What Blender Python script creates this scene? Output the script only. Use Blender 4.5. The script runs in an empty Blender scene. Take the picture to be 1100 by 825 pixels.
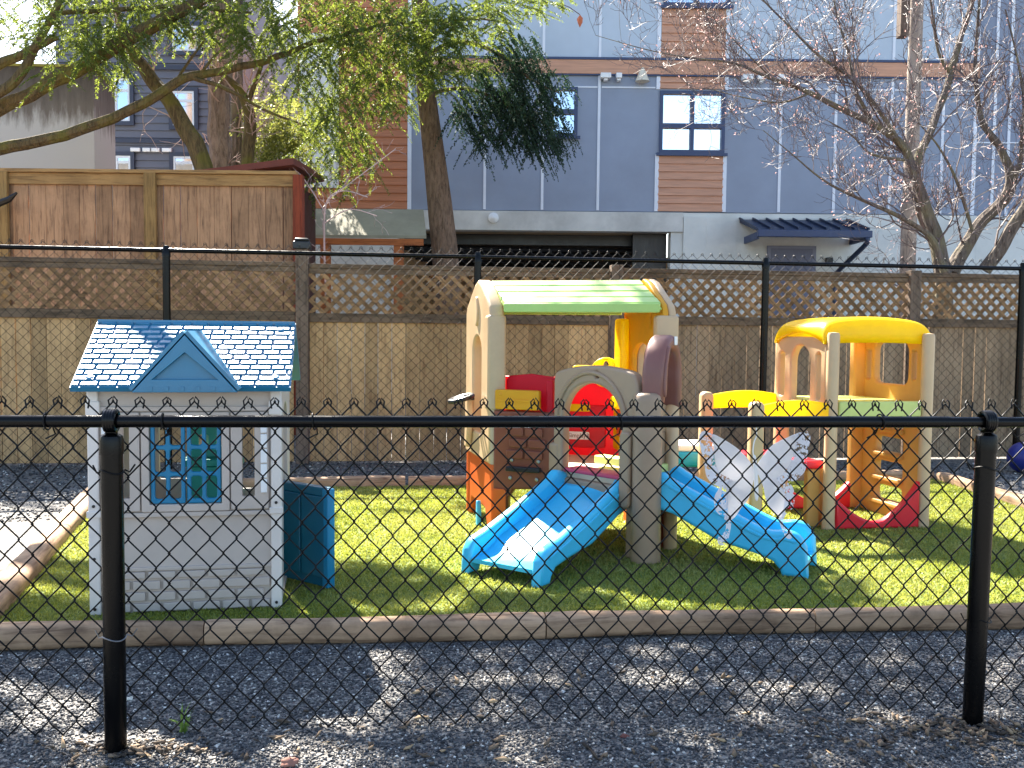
import bpy, bmesh, math, random
import numpy as np
from mathutils import Vector, Matrix, noise
random.seed(7); rng = np.random.default_rng(7)
R_ = math.radians
sc = bpy.context.scene
col = sc.collection
# ------------------------------------------------------------------ camera, sky, sun, exposure
EYE = Vector((0, 0, 1.35))
cam_d = bpy.data.cameras.new('camera'); cam = bpy.data.objects.new('camera', cam_d); col.objects.link(cam)
cam_d.sensor_width = 36; cam_d.lens = 36 * 1000 / 1100; cam_d.clip_start = .05; cam_d.clip_end = 3000
CR = (Matrix.Rotation(R_(90 - 3.18), 3, 'X') @ Matrix.Rotation(.010, 3, 'Z'))
cam.matrix_world = Matrix.Translation(EYE) @ CR.to_4x4()
sc.camera = cam
SUN_EL, SUN_AZ = 44.0, -26.0            # azimuth from +Y, negative = towards -X
w = bpy.data.worlds.new('World'); sc.world = w; w.use_nodes = True
nt = w.node_tree; nt.nodes.clear()
sky = nt.nodes.new('ShaderNodeTexSky'); sky.sky_type = 'NISHITA'; sky.sun_disc = False
sky.sun_elevation = R_(SUN_EL); sky.sun_rotation = R_(SUN_AZ)
sky.air_density = 1.0; sky.dust_density = 1.2; sky.ozone_density = 1.0
bg = nt.nodes.new('ShaderNodeBackground'); bg.inputs[1].default_value = .074
wo = nt.nodes.new('ShaderNodeOutputWorld')
nt.links.new(sky.outputs[0], bg.inputs[0]); nt.links.new(bg.outputs[0], wo.inputs[0])
SUN = Vector((math.sin(R_(SUN_AZ)) * math.cos(R_(SUN_EL)), math.cos(R_(SUN_AZ)) * math.cos(R_(SUN_EL)), math.sin(R_(SUN_EL))))
sl = bpy.data.lights.new('sun', 'SUN'); sl.energy = 5.0; sl.angle = R_(.53); sl.color = (1, .93, .82)
so = bpy.data.objects.new('sun', sl); col.objects.link(so)
so.rotation_euler = SUN.to_track_quat('Z', 'Y').to_euler(); so.location = SUN * 60
sc.view_settings.view_transform = 'Standard'; sc.view_settings.look = 'None'
sc.view_settings.exposure = 2.45; sc.view_settings.gamma = 1
sc.render.resolution_x, sc.render.resolution_y = 1024, 768
sc.cycles.max_bounces = 8; sc.cycles.transparent_max_bounces = 24

# ------------------------------------------------------------------ helpers
def at(px, py, Y):
    d = CR @ Vector(((px - 550) / 1000, (412.5 - py) / 1000, -1)); return EYE + d * (Y / d.y)
def gnd(px, py, z=0.):
    d = CR @ Vector(((px - 550) / 1000, (412.5 - py) / 1000, -1)); return EYE + d * ((z - EYE.z) / d.z)
def s(r, g, b):
    f = lambda c: (c / 255 / 12.92) if c / 255 <= .04045 else ((c / 255 + .055) / 1.055) ** 2.4
    return (f(r), f(g), f(b))
class MB:
    def __init__(self): self.v = []; self.f = []; self.m = []
    def add(self, vs, fs, M=None, mi=0):
        o = len(self.v)
        for p in vs:
            p = Vector(p); self.v.append(tuple(M @ p if M is not None else p))
        for f in fs: self.f.append(tuple(i + o for i in f)); self.m.append(mi)
        return self
    def box(self, x0, x1, y0, y1, z0, z1, M=None, mi=0):
        vs = [(x0,y0,z0),(x1,y0,z0),(x1,y1,z0),(x0,y1,z0),(x0,y0,z1),(x1,y0,z1),(x1,y1,z1),(x0,y1,z1)]
        return self.add(vs, [(0,3,2,1),(4,5,6,7),(0,1,5,4),(1,2,6,5),(2,3,7,6),(3,0,4,7)], M, mi)
    def tube(self, pts, rad, n=8, caps=True, M=None, mi=0, closed=False):
        pts = [Vector(p) for p in pts]; k = len(pts)
        if not hasattr(rad, '__len__'): rad = [rad] * k
        vs = []; fs = []; up = None
        for i, p in enumerate(pts):
            if closed: t = pts[(i + 1) % k] - pts[i - 1]
            else: t = pts[min(i + 1, k - 1)] - pts[max(i - 1, 0)]
            if t.length < 1e-9: t = Vector((0, 0, 1))
            t.normalize()
            if up is None:
                up = Vector((0, 0, 1)) if abs(t.z) < .9 else Vector((1, 0, 0))
            a = up - t * up.dot(t)
            if a.length < 1e-6: a = t.orthogonal()
            a.normalize(); b = t.cross(a); up = a
            for j in range(n):
                an = 2 * math.pi * j / n; vs.append(p + (a * math.cos(an) + b * math.sin(an)) * rad[i])
        for i in range(k if closed else k - 1):
            for j in range(n):
                j2 = (j + 1) % n; i2 = (i + 1) % k
                fs.append((i*n+j, i*n+j2, i2*n+j2, i2*n+j))
        if caps and not closed:
            fs.append(tuple(range(n - 1, -1, -1))); fs.append(tuple((k-1)*n + j for j in range(n)))
        return self.add(vs, fs, M, mi)
    def lathe(self, prof, n=20, M=None, mi=0):
        vs = []; fs = []
        for r, z in prof:
            for j in range(n):
                a = 2 * math.pi * j / n; vs.append((r * math.cos(a), r * math.sin(a), z))
        for i in range(len(prof) - 1):
            for j in range(n):
                j2 = (j + 1) % n; fs.append((i*n+j, i*n+j2, (i+1)*n+j2, (i+1)*n+j))
        if prof[0][0] > 1e-6: fs.append(tuple(range(n - 1, -1, -1)))
        if prof[-1][0] > 1e-6: fs.append(tuple((len(prof)-1)*n + j for j in range(n)))
        return self.add(vs, fs, M, mi)
    def plate(self, outs, th, bev=0., M=None, mi=0, z0=0.):
        """2-D outlines (first outer, the rest holes) extruded to thickness th, z0..z0+th, rounded edges."""
        cu = bpy.data.curves.new('c', 'CURVE'); cu.dimensions = '2D'; cu.fill_mode = 'BOTH'
        for o in outs:
            sp = cu.splines.new('POLY'); sp.points.add(len(o) - 1)
            for q, p in zip(sp.points, o): q.co = (p[0], p[1], 0, 1)
            sp.use_cyclic_u = True
        cu.extrude = max(th / 2 - bev, 0.0002); cu.bevel_depth = bev; cu.bevel_resolution = 2; cu.offset = -bev
        ob = bpy.data.objects.new('c', cu); tmp.objects.link(ob)
        dg = bpy.context.evaluated_depsgraph_get()
        me = bpy.data.meshes.new_from_object(ob.evaluated_get(dg))
        vs = [(v.co.x, v.co.y, v.co.z + th / 2 + z0) for v in me.vertices]; fs = [tuple(p.vertices) for p in me.polygons]
        bpy.data.objects.remove(ob); bpy.data.curves.remove(cu); bpy.data.meshes.remove(me)
        return self.add(vs, fs, M, mi)
    def build(self, name, mats, parent=None, world=True, smooth=35, bev=0, weld=False):
        if not isinstance(mats, (list, tuple)): mats = [mats]
        me = bpy.data.meshes.new(name)
        vs = self.v
        if parent is not None and world:
            inv = parent_mw(parent).inverted(); vs = [tuple(inv @ Vector(p)) for p in vs]
        me.from_pydata(vs, [], self.f); me.update()
        for mt in mats: me.materials.append(mt)
        if len(mats) > 1: me.polygons.foreach_set('material_index', self.m)
        if weld:
            b = bmesh.new(); b.from_mesh(me); bmesh.ops.remove_doubles(b, verts=b.verts, dist=1e-5); b.to_mesh(me); b.free()
        if smooth:
            me.polygons.foreach_set('use_smooth', [True] * len(me.polygons)); me.set_sharp_from_angle(angle=R_(smooth))
        o = bpy.data.objects.new(name, me); col.objects.link(o)
        if parent is not None: o.parent = parent
        if bev:
            md = o.modifiers.new('bevel', 'BEVEL'); md.width = bev; md.segments = 3; md.limit_method = 'ANGLE'; md.angle_limit = R_(40)
            md.harden_normals = False
        return o
tmp = bpy.data.collections.new('tmp'); col.children.link(tmp)
def parent_mw(p):
    m = Matrix.Translation(p.location) @ p.rotation_euler.to_matrix().to_4x4()
    return parent_mw(p.parent) @ m if p.parent else m
def tag(o, label=None, cat=None, group=None, kind=None):
    if label: o['label'] = label
    if cat: o['category'] = cat
    if group: o['group'] = group
    if kind: o['kind'] = kind
    return o
def thing(name, label, cat, loc=(0, 0, 0), rz=0., group=None):
    o = bpy.data.objects.new(name, None); o.empty_display_size = .1; col.objects.link(o)
    o.location = loc; o.rotation_euler = (0, 0, rz); return tag(o, label, cat, group)
def np_mesh(name, V, F, mat, parent=None, smooth=False):
    """V (n,3), F (m,k) uniform arity"""
    me = bpy.data.meshes.new(name); m, k = F.shape
    me.vertices.add(len(V)); me.vertices.foreach_set('co', np.ascontiguousarray(V, dtype=np.float32).ravel())
    me.loops.add(m * k); me.loops.foreach_set('vertex_index', np.ascontiguousarray(F, dtype=np.int32).ravel())
    me.polygons.add(m); me.polygons.foreach_set('loop_start', np.arange(0, m * k, k, dtype=np.int32))
    me.update(calc_edges=True)
    for mt in (mat if isinstance(mat, (list, tuple)) else [mat]): me.materials.append(mt)
    if smooth: me.polygons.foreach_set('use_smooth', [True] * m)
    o = bpy.data.objects.new(name, me); col.objects.link(o)
    if parent is not None:
        o.parent = parent
        inv = parent_mw(parent).inverted(); me.transform(inv)
    return o
def frame(P, Q, z=0.):
    """plate frame on the line P->Q: plate x along it, plate y up, plate thickness towards the viewer side"""
    P = Vector((P[0], P[1], z)); d = Vector((Q[0], Q[1], z)) - P; L = d.length; d.normalize(); n = d.cross(Vector((0, 0, 1)))
    M = Matrix(((d.x, 0, n.x, P.x), (d.y, 0, n.y, P.y), (0, 1, 0, P.z), (0, 0, 0, 1))); return M, L
def rrect(x0, y0, x1, y1, r=.02, n=5):
    r = min(r, (x1 - x0) / 2 - 1e-4, (y1 - y0) / 2 - 1e-4); o = []
    for cx, cy, a0 in ((x1-r, y0+r, -90), (x1-r, y1-r, 0), (x0+r, y1-r, 90), (x0+r, y0+r, 180)):
        for i in range(n + 1):
            a = R_(a0 + 90 * i / n); o.append((cx + r * math.cos(a), cy + r * math.sin(a)))
    return o
def archhole(x0, x1, y0, ys, yt, n=14):
    cx = (x0 + x1) / 2; rx = (x1 - x0) / 2
    return [(x0, y0), (x1, y0)] + [(cx + rx * math.cos(math.pi * i / n), ys + (yt - ys) * math.sin(math.pi * i / n)) for i in range(n + 1)]
def ell(cx, cy, rx, ry, n=20): return [(cx + rx * math.cos(2*math.pi*i/n), cy + ry * math.sin(2*math.pi*i/n)) for i in range(n)]
def smooth_pts(pts, n=4):
    """Catmull-Rom through points (tuples of any dimension)"""
    P = [np.array(p, float) for p in pts]; out = []
    for i in range(len(P) - 1):
        p0, p1, p2, p3 = P[max(i-1, 0)], P[i], P[i+1], P[min(i+2, len(P)-1)]
        for k in range(n):
            t = k / n; out.append(tuple(.5*((2*p1)+(-p0+p2)*t+(2*p0-5*p1+4*p2-p3)*t*t+(-p0+3*p1-3*p2+p3)*t**3)))
    out.append(tuple(P[-1])); return out
def closed_smooth(pts, n=3):
    k = len(pts); P = [np.array(p, float) for p in pts]; out = []
    for i in range(k):
        p0, p1, p2, p3 = P[i-1], P[i], P[(i+1) % k], P[(i+2) % k]
        for j in range(n):
            t = j / n; out.append(tuple(.5*((2*p1)+(-p0+p2)*t+(2*p0-5*p1+4*p2-p3)*t*t+(-p0+3*p1-3*p2+p3)*t**3)))
    return out

# ------------------------------------------------------------------ materials
def newmat(name):
    m = bpy.data.materials.new(name); m.use_nodes = True; t = m.node_tree; return m, t, t.nodes['Principled BSDF']
def N(t, typ, **kw):
    n = t.nodes.new(typ)
    for k, v in kw.items():
        if k in n.inputs: n.inputs[k].default_value = v
        else: setattr(n, k, v)
    return n
def coords(t, scale=(1, 1, 1), rot=(0, 0, 0)):
    tc = N(t, 'ShaderNodeTexCoord'); mp = N(t, 'ShaderNodeMapping'); mp.inputs['Scale'].default_value = scale; mp.inputs['Rotation'].default_value = rot
    t.links.new(tc.outputs['Object'], mp.inputs[0]); return mp.outputs[0]
def ramp(t, src, stops):
    r = N(t, 'ShaderNodeValToRGB'); e = r.color_ramp.elements
    while len(e) < len(stops): e.new(.5)
    for el, (p, c) in zip(e, stops): el.position = p; el.color = (*c, 1) if len(c) == 3 else c
    t.links.new(src, r.inputs[0]); return r.outputs[0]
def mixc(t, a, b, f, mode='MIX'):
    m = N(t, 'ShaderNodeMix', data_type='RGBA', blend_type=mode)
    for sock, v in ((m.inputs[0], f), (m.inputs[6], a), (m.inputs[7], b)):
        if hasattr(v, 'type') and hasattr(v, 'is_linked'): t.links.new(v, sock)
        else: sock.default_value = v if not isinstance(v, tuple) else ((*v, 1) if len(v) == 3 else v)
    return m.outputs[2]
def mul(c, k): return tuple(min(1, x * k) for x in c)
def bump(t, bs, h, strength=.3, dist=.01):
    b = N(t, 'ShaderNodeBump'); b.inputs['Strength'].default_value = strength; b.inputs['Distance'].default_value = dist
    t.links.new(h, b.inputs['Height']); t.links.new(b.outputs[0], bs.inputs['Normal'])
def plain(name, c, rough=.5, var=.12, ns=6., bs_=.1, bsc=60., spec=.5, island=0., grime=0., metal=0., scale=(1,1,1), trans=0.):
    m, t, b = newmat(name); co = coords(t, scale)
    n1 = N(t, 'ShaderNodeTexNoise', Scale=ns, Detail=6., Roughness=.6); t.links.new(co, n1.inputs['Vector'])
    cc = ramp(t, n1.outputs[0], [(.3, mul(c, 1 - var)), (.7, mul(c, 1 + var))])
    if grime:
        n2 = N(t, 'ShaderNodeTexNoise', Scale=ns * .35, Detail=8., Roughness=.7); t.links.new(co, n2.inputs['Vector'])
        f = ramp(t, n2.outputs[0], [(.48, (0, 0, 0)), (.75, (grime,) * 3)]); cc = mixc(t, cc, mul(c, .35), f)
    if island:
        g = N(t, 'ShaderNodeNewGeometry'); h = N(t, 'ShaderNodeHueSaturation'); mr = N(t, 'ShaderNodeMapRange')
        mr.inputs['To Min'].default_value = 1 - island; mr.inputs['To Max'].default_value = 1 + island
        t.links.new(g.outputs['Random Per Island'], mr.inputs[0]); t.links.new(mr.outputs[0], h.inputs['Value']); t.links.new(cc, h.inputs['Color']); cc = h.outputs[0]
    t.links.new(cc, b.inputs['Base Color'])
    rr = ramp(t, n1.outputs[0], [(.3, (rough * .85,) * 3), (.7, (min(1, rough * 1.2),) * 3)]); t.links.new(rr, b.inputs['Roughness'])
    b.inputs['Specular IOR Level'].default_value = spec; b.inputs['Metallic'].default_value = metal
    if bs_:
        n3 = N(t, 'ShaderNodeTexNoise', Scale=bsc, Detail=4.); t.links.new(co, n3.inputs['Vector']); bump(t, b, n3.outputs[0], bs_, .004)
    if trans:
        tr = N(t, 'ShaderNodeBsdfTranslucent'); t.links.new(cc, tr.inputs[0]); mx = N(t, 'ShaderNodeMixShader'); mx.inputs[0].default_value = trans
        o = t.nodes['Material Output']; t.links.new(b.outputs[0], mx.inputs[1]); t.links.new(tr.outputs[0], mx.inputs[2]); t.links.new(mx.outputs[0], o.inputs[0])
    return m
def wood(name, c, dark, axis='z', island=.25, rough=.8, stain=.6, gs=1.):
    """weathered timber, grain along axis, per-board tone"""
    m, t, b = newmat(name); sc_ = {'x': (1.2, 14, 14), 'y': (14, 1.2, 14), 'z': (14, 14, 1.2)}[axis]
    co = coords(t, tuple(v * gs for v in sc_)); co2 = coords(t)
    g = N(t, 'ShaderNodeNewGeometry')
    ad = N(t, 'ShaderNodeVectorMath', operation='ADD'); sv = N(t, 'ShaderNodeVectorMath', operation='SCALE'); sv.inputs[0].default_value = (37, 19, 53)
    t.links.new(g.outputs['Random Per Island'], sv.inputs['Scale']); t.links.new(co, ad.inputs[0]); t.links.new(sv.outputs[0], ad.inputs[1])
    n1 = N(t, 'ShaderNodeTexNoise', Scale=2.2, Detail=8., Roughness=.65, Distortion=.6); t.links.new(ad.outputs[0], n1.inputs['Vector'])
    cc = ramp(t, n1.outputs[0], [(.28, dark), (.5, c), (.8, mul(c, 1.25))])
    n2 = N(t, 'ShaderNodeTexNoise', Scale=1.7, Detail=6., Roughness=.7); t.links.new(co2, n2.inputs['Vector'])
    f = ramp(t, n2.outputs[0], [(.45, (0, 0, 0)), (.72, (stain,) * 3)]); cc = mixc(t, cc, mul(dark, .6), f)
    h = N(t, 'ShaderNodeHueSaturation'); mr = N(t, 'ShaderNodeMapRange'); mr.inputs['To Min'].default_value = 1 - island; mr.inputs['To Max'].default_value = 1 + island
    t.links.new(g.outputs['Random Per Island'], mr.inputs[0]); t.links.new(mr.outputs[0], h.inputs['Value']); t.links.new(cc, h.inputs['Color'])
    t.links.new(h.outputs[0], b.inputs['Base Color']); b.inputs['Roughness'].default_value = rough; b.inputs['Specular IOR Level'].default_value = .25
    bump(t, b, n1.outputs[0], .35, .006); return m
def leafmat(name, c1, c2, trans=.45, tcol=None, rough=.55):
    m, t, b = newmat(name); g = N(t, 'ShaderNodeNewGeometry')
    cc = ramp(t, g.outputs['Random Per Island'], [(0, c1), (1, c2)])
    t.links.new(cc, b.inputs['Base Color']); b.inputs['Roughness'].default_value = rough; b.inputs['Specular IOR Level'].default_value = .3
    tr = N(t, 'ShaderNodeBsdfTranslucent')
    tc = mixc(t, cc, tcol or c2, .6); t.links.new(tc, tr.inputs[0])
    mx = N(t, 'ShaderNodeMixShader'); mx.inputs[0].default_value = trans
    t.links.new(b.outputs[0], mx.inputs[1]); t.links.new(tr.outputs[0], mx.inputs[2]); t.links.new(mx.outputs[0], t.nodes['Material Output'].inputs[0]); return m
def plastic(name, c, rough=.36, var=.07, spec=.5, trans=.0): return plain(name, c, rough, var, 4., .12, 220., spec, grime=.28, trans=trans)

PL = dict(
 grey=plastic('house_grey_plastic', s(194, 180, 168), .5), greylite=plastic('house_corner_plastic', s(226, 216, 206), .5),
 roofblue=plastic('house_roof_plastic', s(2, 112, 148), .43, spec=1.), blue=plastic('shutter_blue_plastic', s(4, 120, 160), .42),
 teal=plastic('door_teal_plastic', s(4, 92, 118), .45),
 slide=plastic('slide_blue_plastic', s(62, 194, 236), .33, spec=.6), tan=plastic('tan_plastic', s(200, 168, 128), .45),
 taupe=plastic('taupe_plastic', s(160, 134, 108), .45), brown=plastic('brown_plastic', s(126, 64, 40), .42), plum=plastic('plum_brown_plastic', s(128, 82, 72), .4),
 orange=plastic('orange_plastic', s(226, 106, 36), .42, trans=.25), yellow=plastic('yellow_plastic', s(255, 226, 6), .38, trans=.5), gold=plastic('gold_plastic', s(240, 172, 28), .42, trans=.25),
 red=plastic('red_plastic', s(226, 26, 52), .4, trans=.4), redbase=plastic('bright_red_plastic', s(226, 22, 44), .4), green=plastic('pale_green_plastic', s(172, 204, 112), .42), ltgreen=plastic('pale_lime_plastic', s(216, 226, 140), .45, trans=.2),
 cream=plastic('cream_plastic', s(226, 214, 190), .5), pink=plastic('pink_plastic', s(190, 60, 90), .5), white=plastic('white_plastic', s(238, 238, 236), .4),
 black=plastic('black_plastic', s(24, 24, 27), .35), ochre=plastic('ochre_plastic', s(220, 168, 92), .45, trans=.3), cyan=plastic('cyan_plastic', s(20, 160, 200), .4))
blackmetal = plain('black_powder_coat', s(5, 5, 6), .25, .2, 9., .04, 160., .2)
blackwire = plain('black_vinyl_wire', s(8, 8, 9), .5, .2, 20., 0, spec=.2)
galv = plain('galvanised_wire', s(150, 150, 150), .35, .1, 20., 0, metal=.8)
darkwire = plain('worn_wire', s(26, 23, 20), .5, .2, 20., 0, spec=.4)
concrete = plain('concrete', s(204, 202, 196), .85, .16, 1.6, .3, 30., .3, grime=.55)
# ------------------------------------------------------------------ ground, gravel, turf
TZ = .05
def ground_mat():
    m, t, b = newmat('gravel_ground'); co = coords(t)
    v = N(t, 'ShaderNodeTexVoronoi', Scale=75.); t.links.new(co, v.inputs['Vector'])
    n = N(t, 'ShaderNodeTexNoise', Scale=1.3, Detail=6.); t.links.new(co, n.inputs['Vector'])
    c1 = ramp(t, v.outputs['Color'], [(.1, s(60, 60, 62)), (.5, s(108, 106, 104)), (.9, s(160, 156, 148))])
    c2 = mixc(t, c1, s(110, 98, 84), ramp(t, n.outputs[0], [(.45, (0, 0, 0)), (.8, (.6,) * 3)]))
    t.links.new(c2, b.inputs['Base Color']); b.inputs['Roughness'].default_value = .85
    bump(t, b, v.outputs['Distance'], .8, .012); return m
g = MB(); g.add([(-300, -60, 0), (300, -60, 0), (300, 900, 0), (-300, 900, 0)], [(0, 1, 2, 3)])
tag(g.build('ground', ground_mat(), smooth=0), kind='structure')

F0 = gnd(-60, 702.5); F1 = gnd(1160, 675.5)
fdir = (F1 - F0).normalized(); fnor = Vector((-fdir.y, fdir.x, 0))
def fpt(px, off=0.):                      # point on the front timber line at photo column px
    best = None
    d = CR @ Vector(((px - 550) / 1000, 0, -1)); 
    k = (F0.x * d.y - F0.y * d.x) / (fdir.y * d.x - fdir.x * d.y); return F0 + fdir * k + fnor * off
LI0 = Vector((-2.17, 3.72, 0)); LI1 = Vector((-3.22, 7.42, 0))       # inner line of the left timbers
BI0 = LI1; BI1 = Vector((3.86, 8.42, 0))
RI1 = Vector((3.98, 4.3, 0))
turf_poly = [fpt(-40, .1), fpt(1160, .1), RI1 + Vector((.0, 0, 0)), BI1, BI0]
turf_poly[0] = Vector((LI0.x - .08, fpt(-20, .1).y, 0)); turf_poly[1] = Vector((3.99, (F0 + fdir * ((3.99 - F0.x) / fdir.x)).y + .1, 0)); turf_poly.pop(2)
t_ = MB(); k = len(turf_poly)
t_.add([(p.x, p.y, TZ) for p in turf_poly] + [(p.x, p.y, 0.002) for p in turf_poly], [tuple(range(k))] + [(i, i + k, (i + 1) % k + k, (i + 1) % k) for i in range(k)])
def turf_mat():
    m, t, b = newmat('turf_base'); co = coords(t)
    n = N(t, 'ShaderNodeTexNoise', Scale=120., Detail=4.); t.links.new(co, n.inputs['Vector'])
    t.links.new(ramp(t, n.outputs[0], [(.3, s(64, 88, 28)), (.7, s(128, 140, 56))]), b.inputs['Base Color']); b.inputs['Roughness'].default_value = .9
    bump(t, b, n.outputs[0], .6, .01); return m
tag(t_.build('turf', turf_mat(), smooth=0), kind='structure')

def in_poly(x, y, P):
    ins = np.zeros(len(x), bool); n = len(P)
    for i in range(n):
        a, b = P[i], P[i - 1]
        c = ((a.y > y) != (b.y > y)) & (x < (b.x - a.x) * (y - a.y) / (b.y - a.y + 1e-12) + a.x); ins ^= c
    return ins
def blades(n):
    x = rng.uniform(-3.4, 4.05, n * 2); u = rng.uniform(0, 1, n * 2); y = 3.8 + 4.7 * u ** 1.25
    k = in_poly(x, y, turf_poly); x, y = x[k][:n], y[k][:n]; n = len(x)
    h = rng.uniform(.008, .020, n); a = rng.uniform(0, 2 * np.pi, n); wd = .0022 + .0006 * y
    lx, ly = rng.normal(0, .009, n), rng.normal(0, .009, n) ; bx, by = np.cos(a) * wd, np.sin(a) * wd
    V = np.empty((n, 3, 3)); V[:, 0] = np.stack([x - bx, y - by, np.full(n, TZ)], 1); V[:, 1] = np.stack([x + bx, y + by, np.full(n, TZ)], 1)
    V[:, 2] = np.stack([x + lx, y + ly, TZ + h], 1)
    return V.reshape(-1, 3), np.arange(n * 3).reshape(-1, 3)
V, F = blades(190000)
def grass_mat():
    m, t, b = newmat('turf_blades'); g = N(t, 'ShaderNodeNewGeometry'); co = coords(t)
    n = N(t, 'ShaderNodeTexNoise', Scale=1.1, Detail=5., Roughness=.65); t.links.new(co, n.inputs['Vector'])
    a = ramp(t, g.outputs['Random Per Island'], [(0, s(98, 116, 46)), (1, s(166, 170, 84))]); c = ramp(t, g.outputs['Random Per Island'], [(0, s(124, 128, 66)), (1, s(190, 184, 116))])
    cc = mixc(t, a, c, ramp(t, n.outputs[0], [(.4, (0, 0, 0)), (.66, (1, 1, 1))])); t.links.new(cc, b.inputs['Base Color']); b.inputs['Roughness'].default_value = .5; b.inputs['Specular IOR Level'].default_value = .3
    tr = N(t, 'ShaderNodeBsdfTranslucent'); t.links.new(mixc(t, cc, s(184, 188, 62), .5), tr.inputs[0]); mx = N(t, 'ShaderNodeMixShader'); mx.inputs[0].default_value = .42
    t.links.new(b.outputs[0], mx.inputs[1]); t.links.new(tr.outputs[0], mx.inputs[2]); t.links.new(mx.outputs[0], t.nodes['Material Output'].inputs[0]); return m
gm = grass_mat()
tag(np_mesh('grass', V, F, gm), 'green artificial grass blades covering the play area', 'grass', kind='stuff')

def stones(n, xr, yr, size, mat, name, zb=0., elong=1.0, cluster=None):
    if cluster is None: x = rng.uniform(*xr, n); y = rng.uniform(*yr, n)
    else: x, y = cluster
    n = len(x); r = rng.uniform(size[0], size[1], n)
    base = np.array([(1,0,0),(-1,0,0),(0,1,0),(0,-1,0),(0,0,1),(0,0,-1)], float)
    fc = np.array([(0,2,4),(2,1,4),(1,3,4),(3,0,4),(2,0,5),(1,2,5),(3,1,5),(0,3,5)])
    P = base[None] * rng.uniform(.55, 1.25, (n, 6, 1)) + rng.normal(0, .22, (n, 6, 3))
    P[:, :, 0] *= elong; P[:, :, 2] *= .62
    th = rng.uniform(0, 2 * np.pi, n); ti = rng.normal(0, .35, n)
    c, s_ = np.cos(ti)[:, None], np.sin(ti)[:, None]
    X, Z = P[:, :, 0] * c - P[:, :, 2] * s_, P[:, :, 0] * s_ + P[:, :, 2] * c; Y = P[:, :, 1]
    c, s_ = np.cos(th)[:, None], np.sin(th)[:, None]
    P = np.stack([X * c - Y * s_, X * s_ + Y * c, Z], 2) * r[:, None, None]
    P[:, :, 0] += x[:, None]; P[:, :, 1] += y[:, None]; P[:, :, 2] += zb + r[:, None] * rng.uniform(.1, .6, n)[:, None]
    F = (fc[None] + (np.arange(n) * 6)[:, None, None]).reshape(-1, 3)
    return np_mesh(name, P.reshape(-1, 3), F, mat)
def stone_mat():
    m, t, b = newmat('gravel_stones'); g = N(t, 'ShaderNodeNewGeometry')
    cc = ramp(t, g.outputs['Random Per Island'], [(0, s(40, 41, 44)), (.4, s(74, 74, 77)), (.78, s(104, 103, 102)), (.93, s(146, 142, 136)), (.975, s(214, 210, 200)), (1, s(228, 226, 220))])
    t.links.new(cc, b.inputs['Base Color']); b.inputs['Roughness'].default_value = .7; return m
STM = stone_mat()
nS = 200000
nS = 105000; sx = rng.uniform(-2.5, 2.9, nS); sy = rng.uniform(2.45, 4.35, nS); line = F0.y + (sx - F0.x) * fdir.y / fdir.x
kp = sy < line - .01
tag(stones(0, 0, 0, (.0036, .0082), STM, 'gravel', cluster=(sx[kp], sy[kp])), 'grey crushed gravel strip between fence and timber edging', 'gravel', kind='stuff')
nS = 20000
sx = rng.uniform(-5.2, 6, nS); sy = rng.uniform(6.4, 9.9, nS)
kp = ~in_poly(sx, sy, [Vector((p.x, p.y, 0)) + Vector((math.copysign(.16, p.x), .16 if p.y > 6 else 0, 0)) for p in turf_poly])
tag(stones(0, 0, 0, (.008, .017), STM, 'far_gravel', cluster=(sx[kp], sy[kp])), 'loose gravel in front of the wooden lattice fence', 'gravel', kind='stuff')
def chip_mat():
    m, t, b = newmat('wood_chips'); g = N(t, 'ShaderNodeNewGeometry')
    cc = ramp(t, g.outputs['Random Per Island'], [(0, s(50, 42, 36)), (.5, s(96, 80, 64)), (.85, s(140, 118, 94)), (1, s(190, 160, 122))])
    t.links.new(cc, b.inputs['Base Color']); b.inputs['Roughness'].default_value = .9; return m
CHM = chip_mat()
cx = []; cy = []
for px, py, sp, n in ((124, 806, .09, 60), (180, 808, .1, 90), (1048, 782, .12, 130), (1075, 790, .12, 130), (990, 790, .22, 160), (600, 812, .5, 120), (60, 815, .25, 90), (860, 800, .35, 120), (760, 730, .3, 60), (330, 790, .3, 60), (520, 740, .4, 50)):
    q = gnd(px, py); cx.append(rng.normal(q.x, sp, int(n*.6))); cy.append(rng.normal(q.y, sp * .35, int(n*.6)))
tag(stones(0, 0, 0, (.004, .012), CHM, 'wood_chips', zb=.006, elong=2.4, cluster=(np.concatenate(cx), np.concatenate(cy))), 'scattered wood chips on the gravel by the black posts', 'wood chips', kind='stuff')

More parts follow.
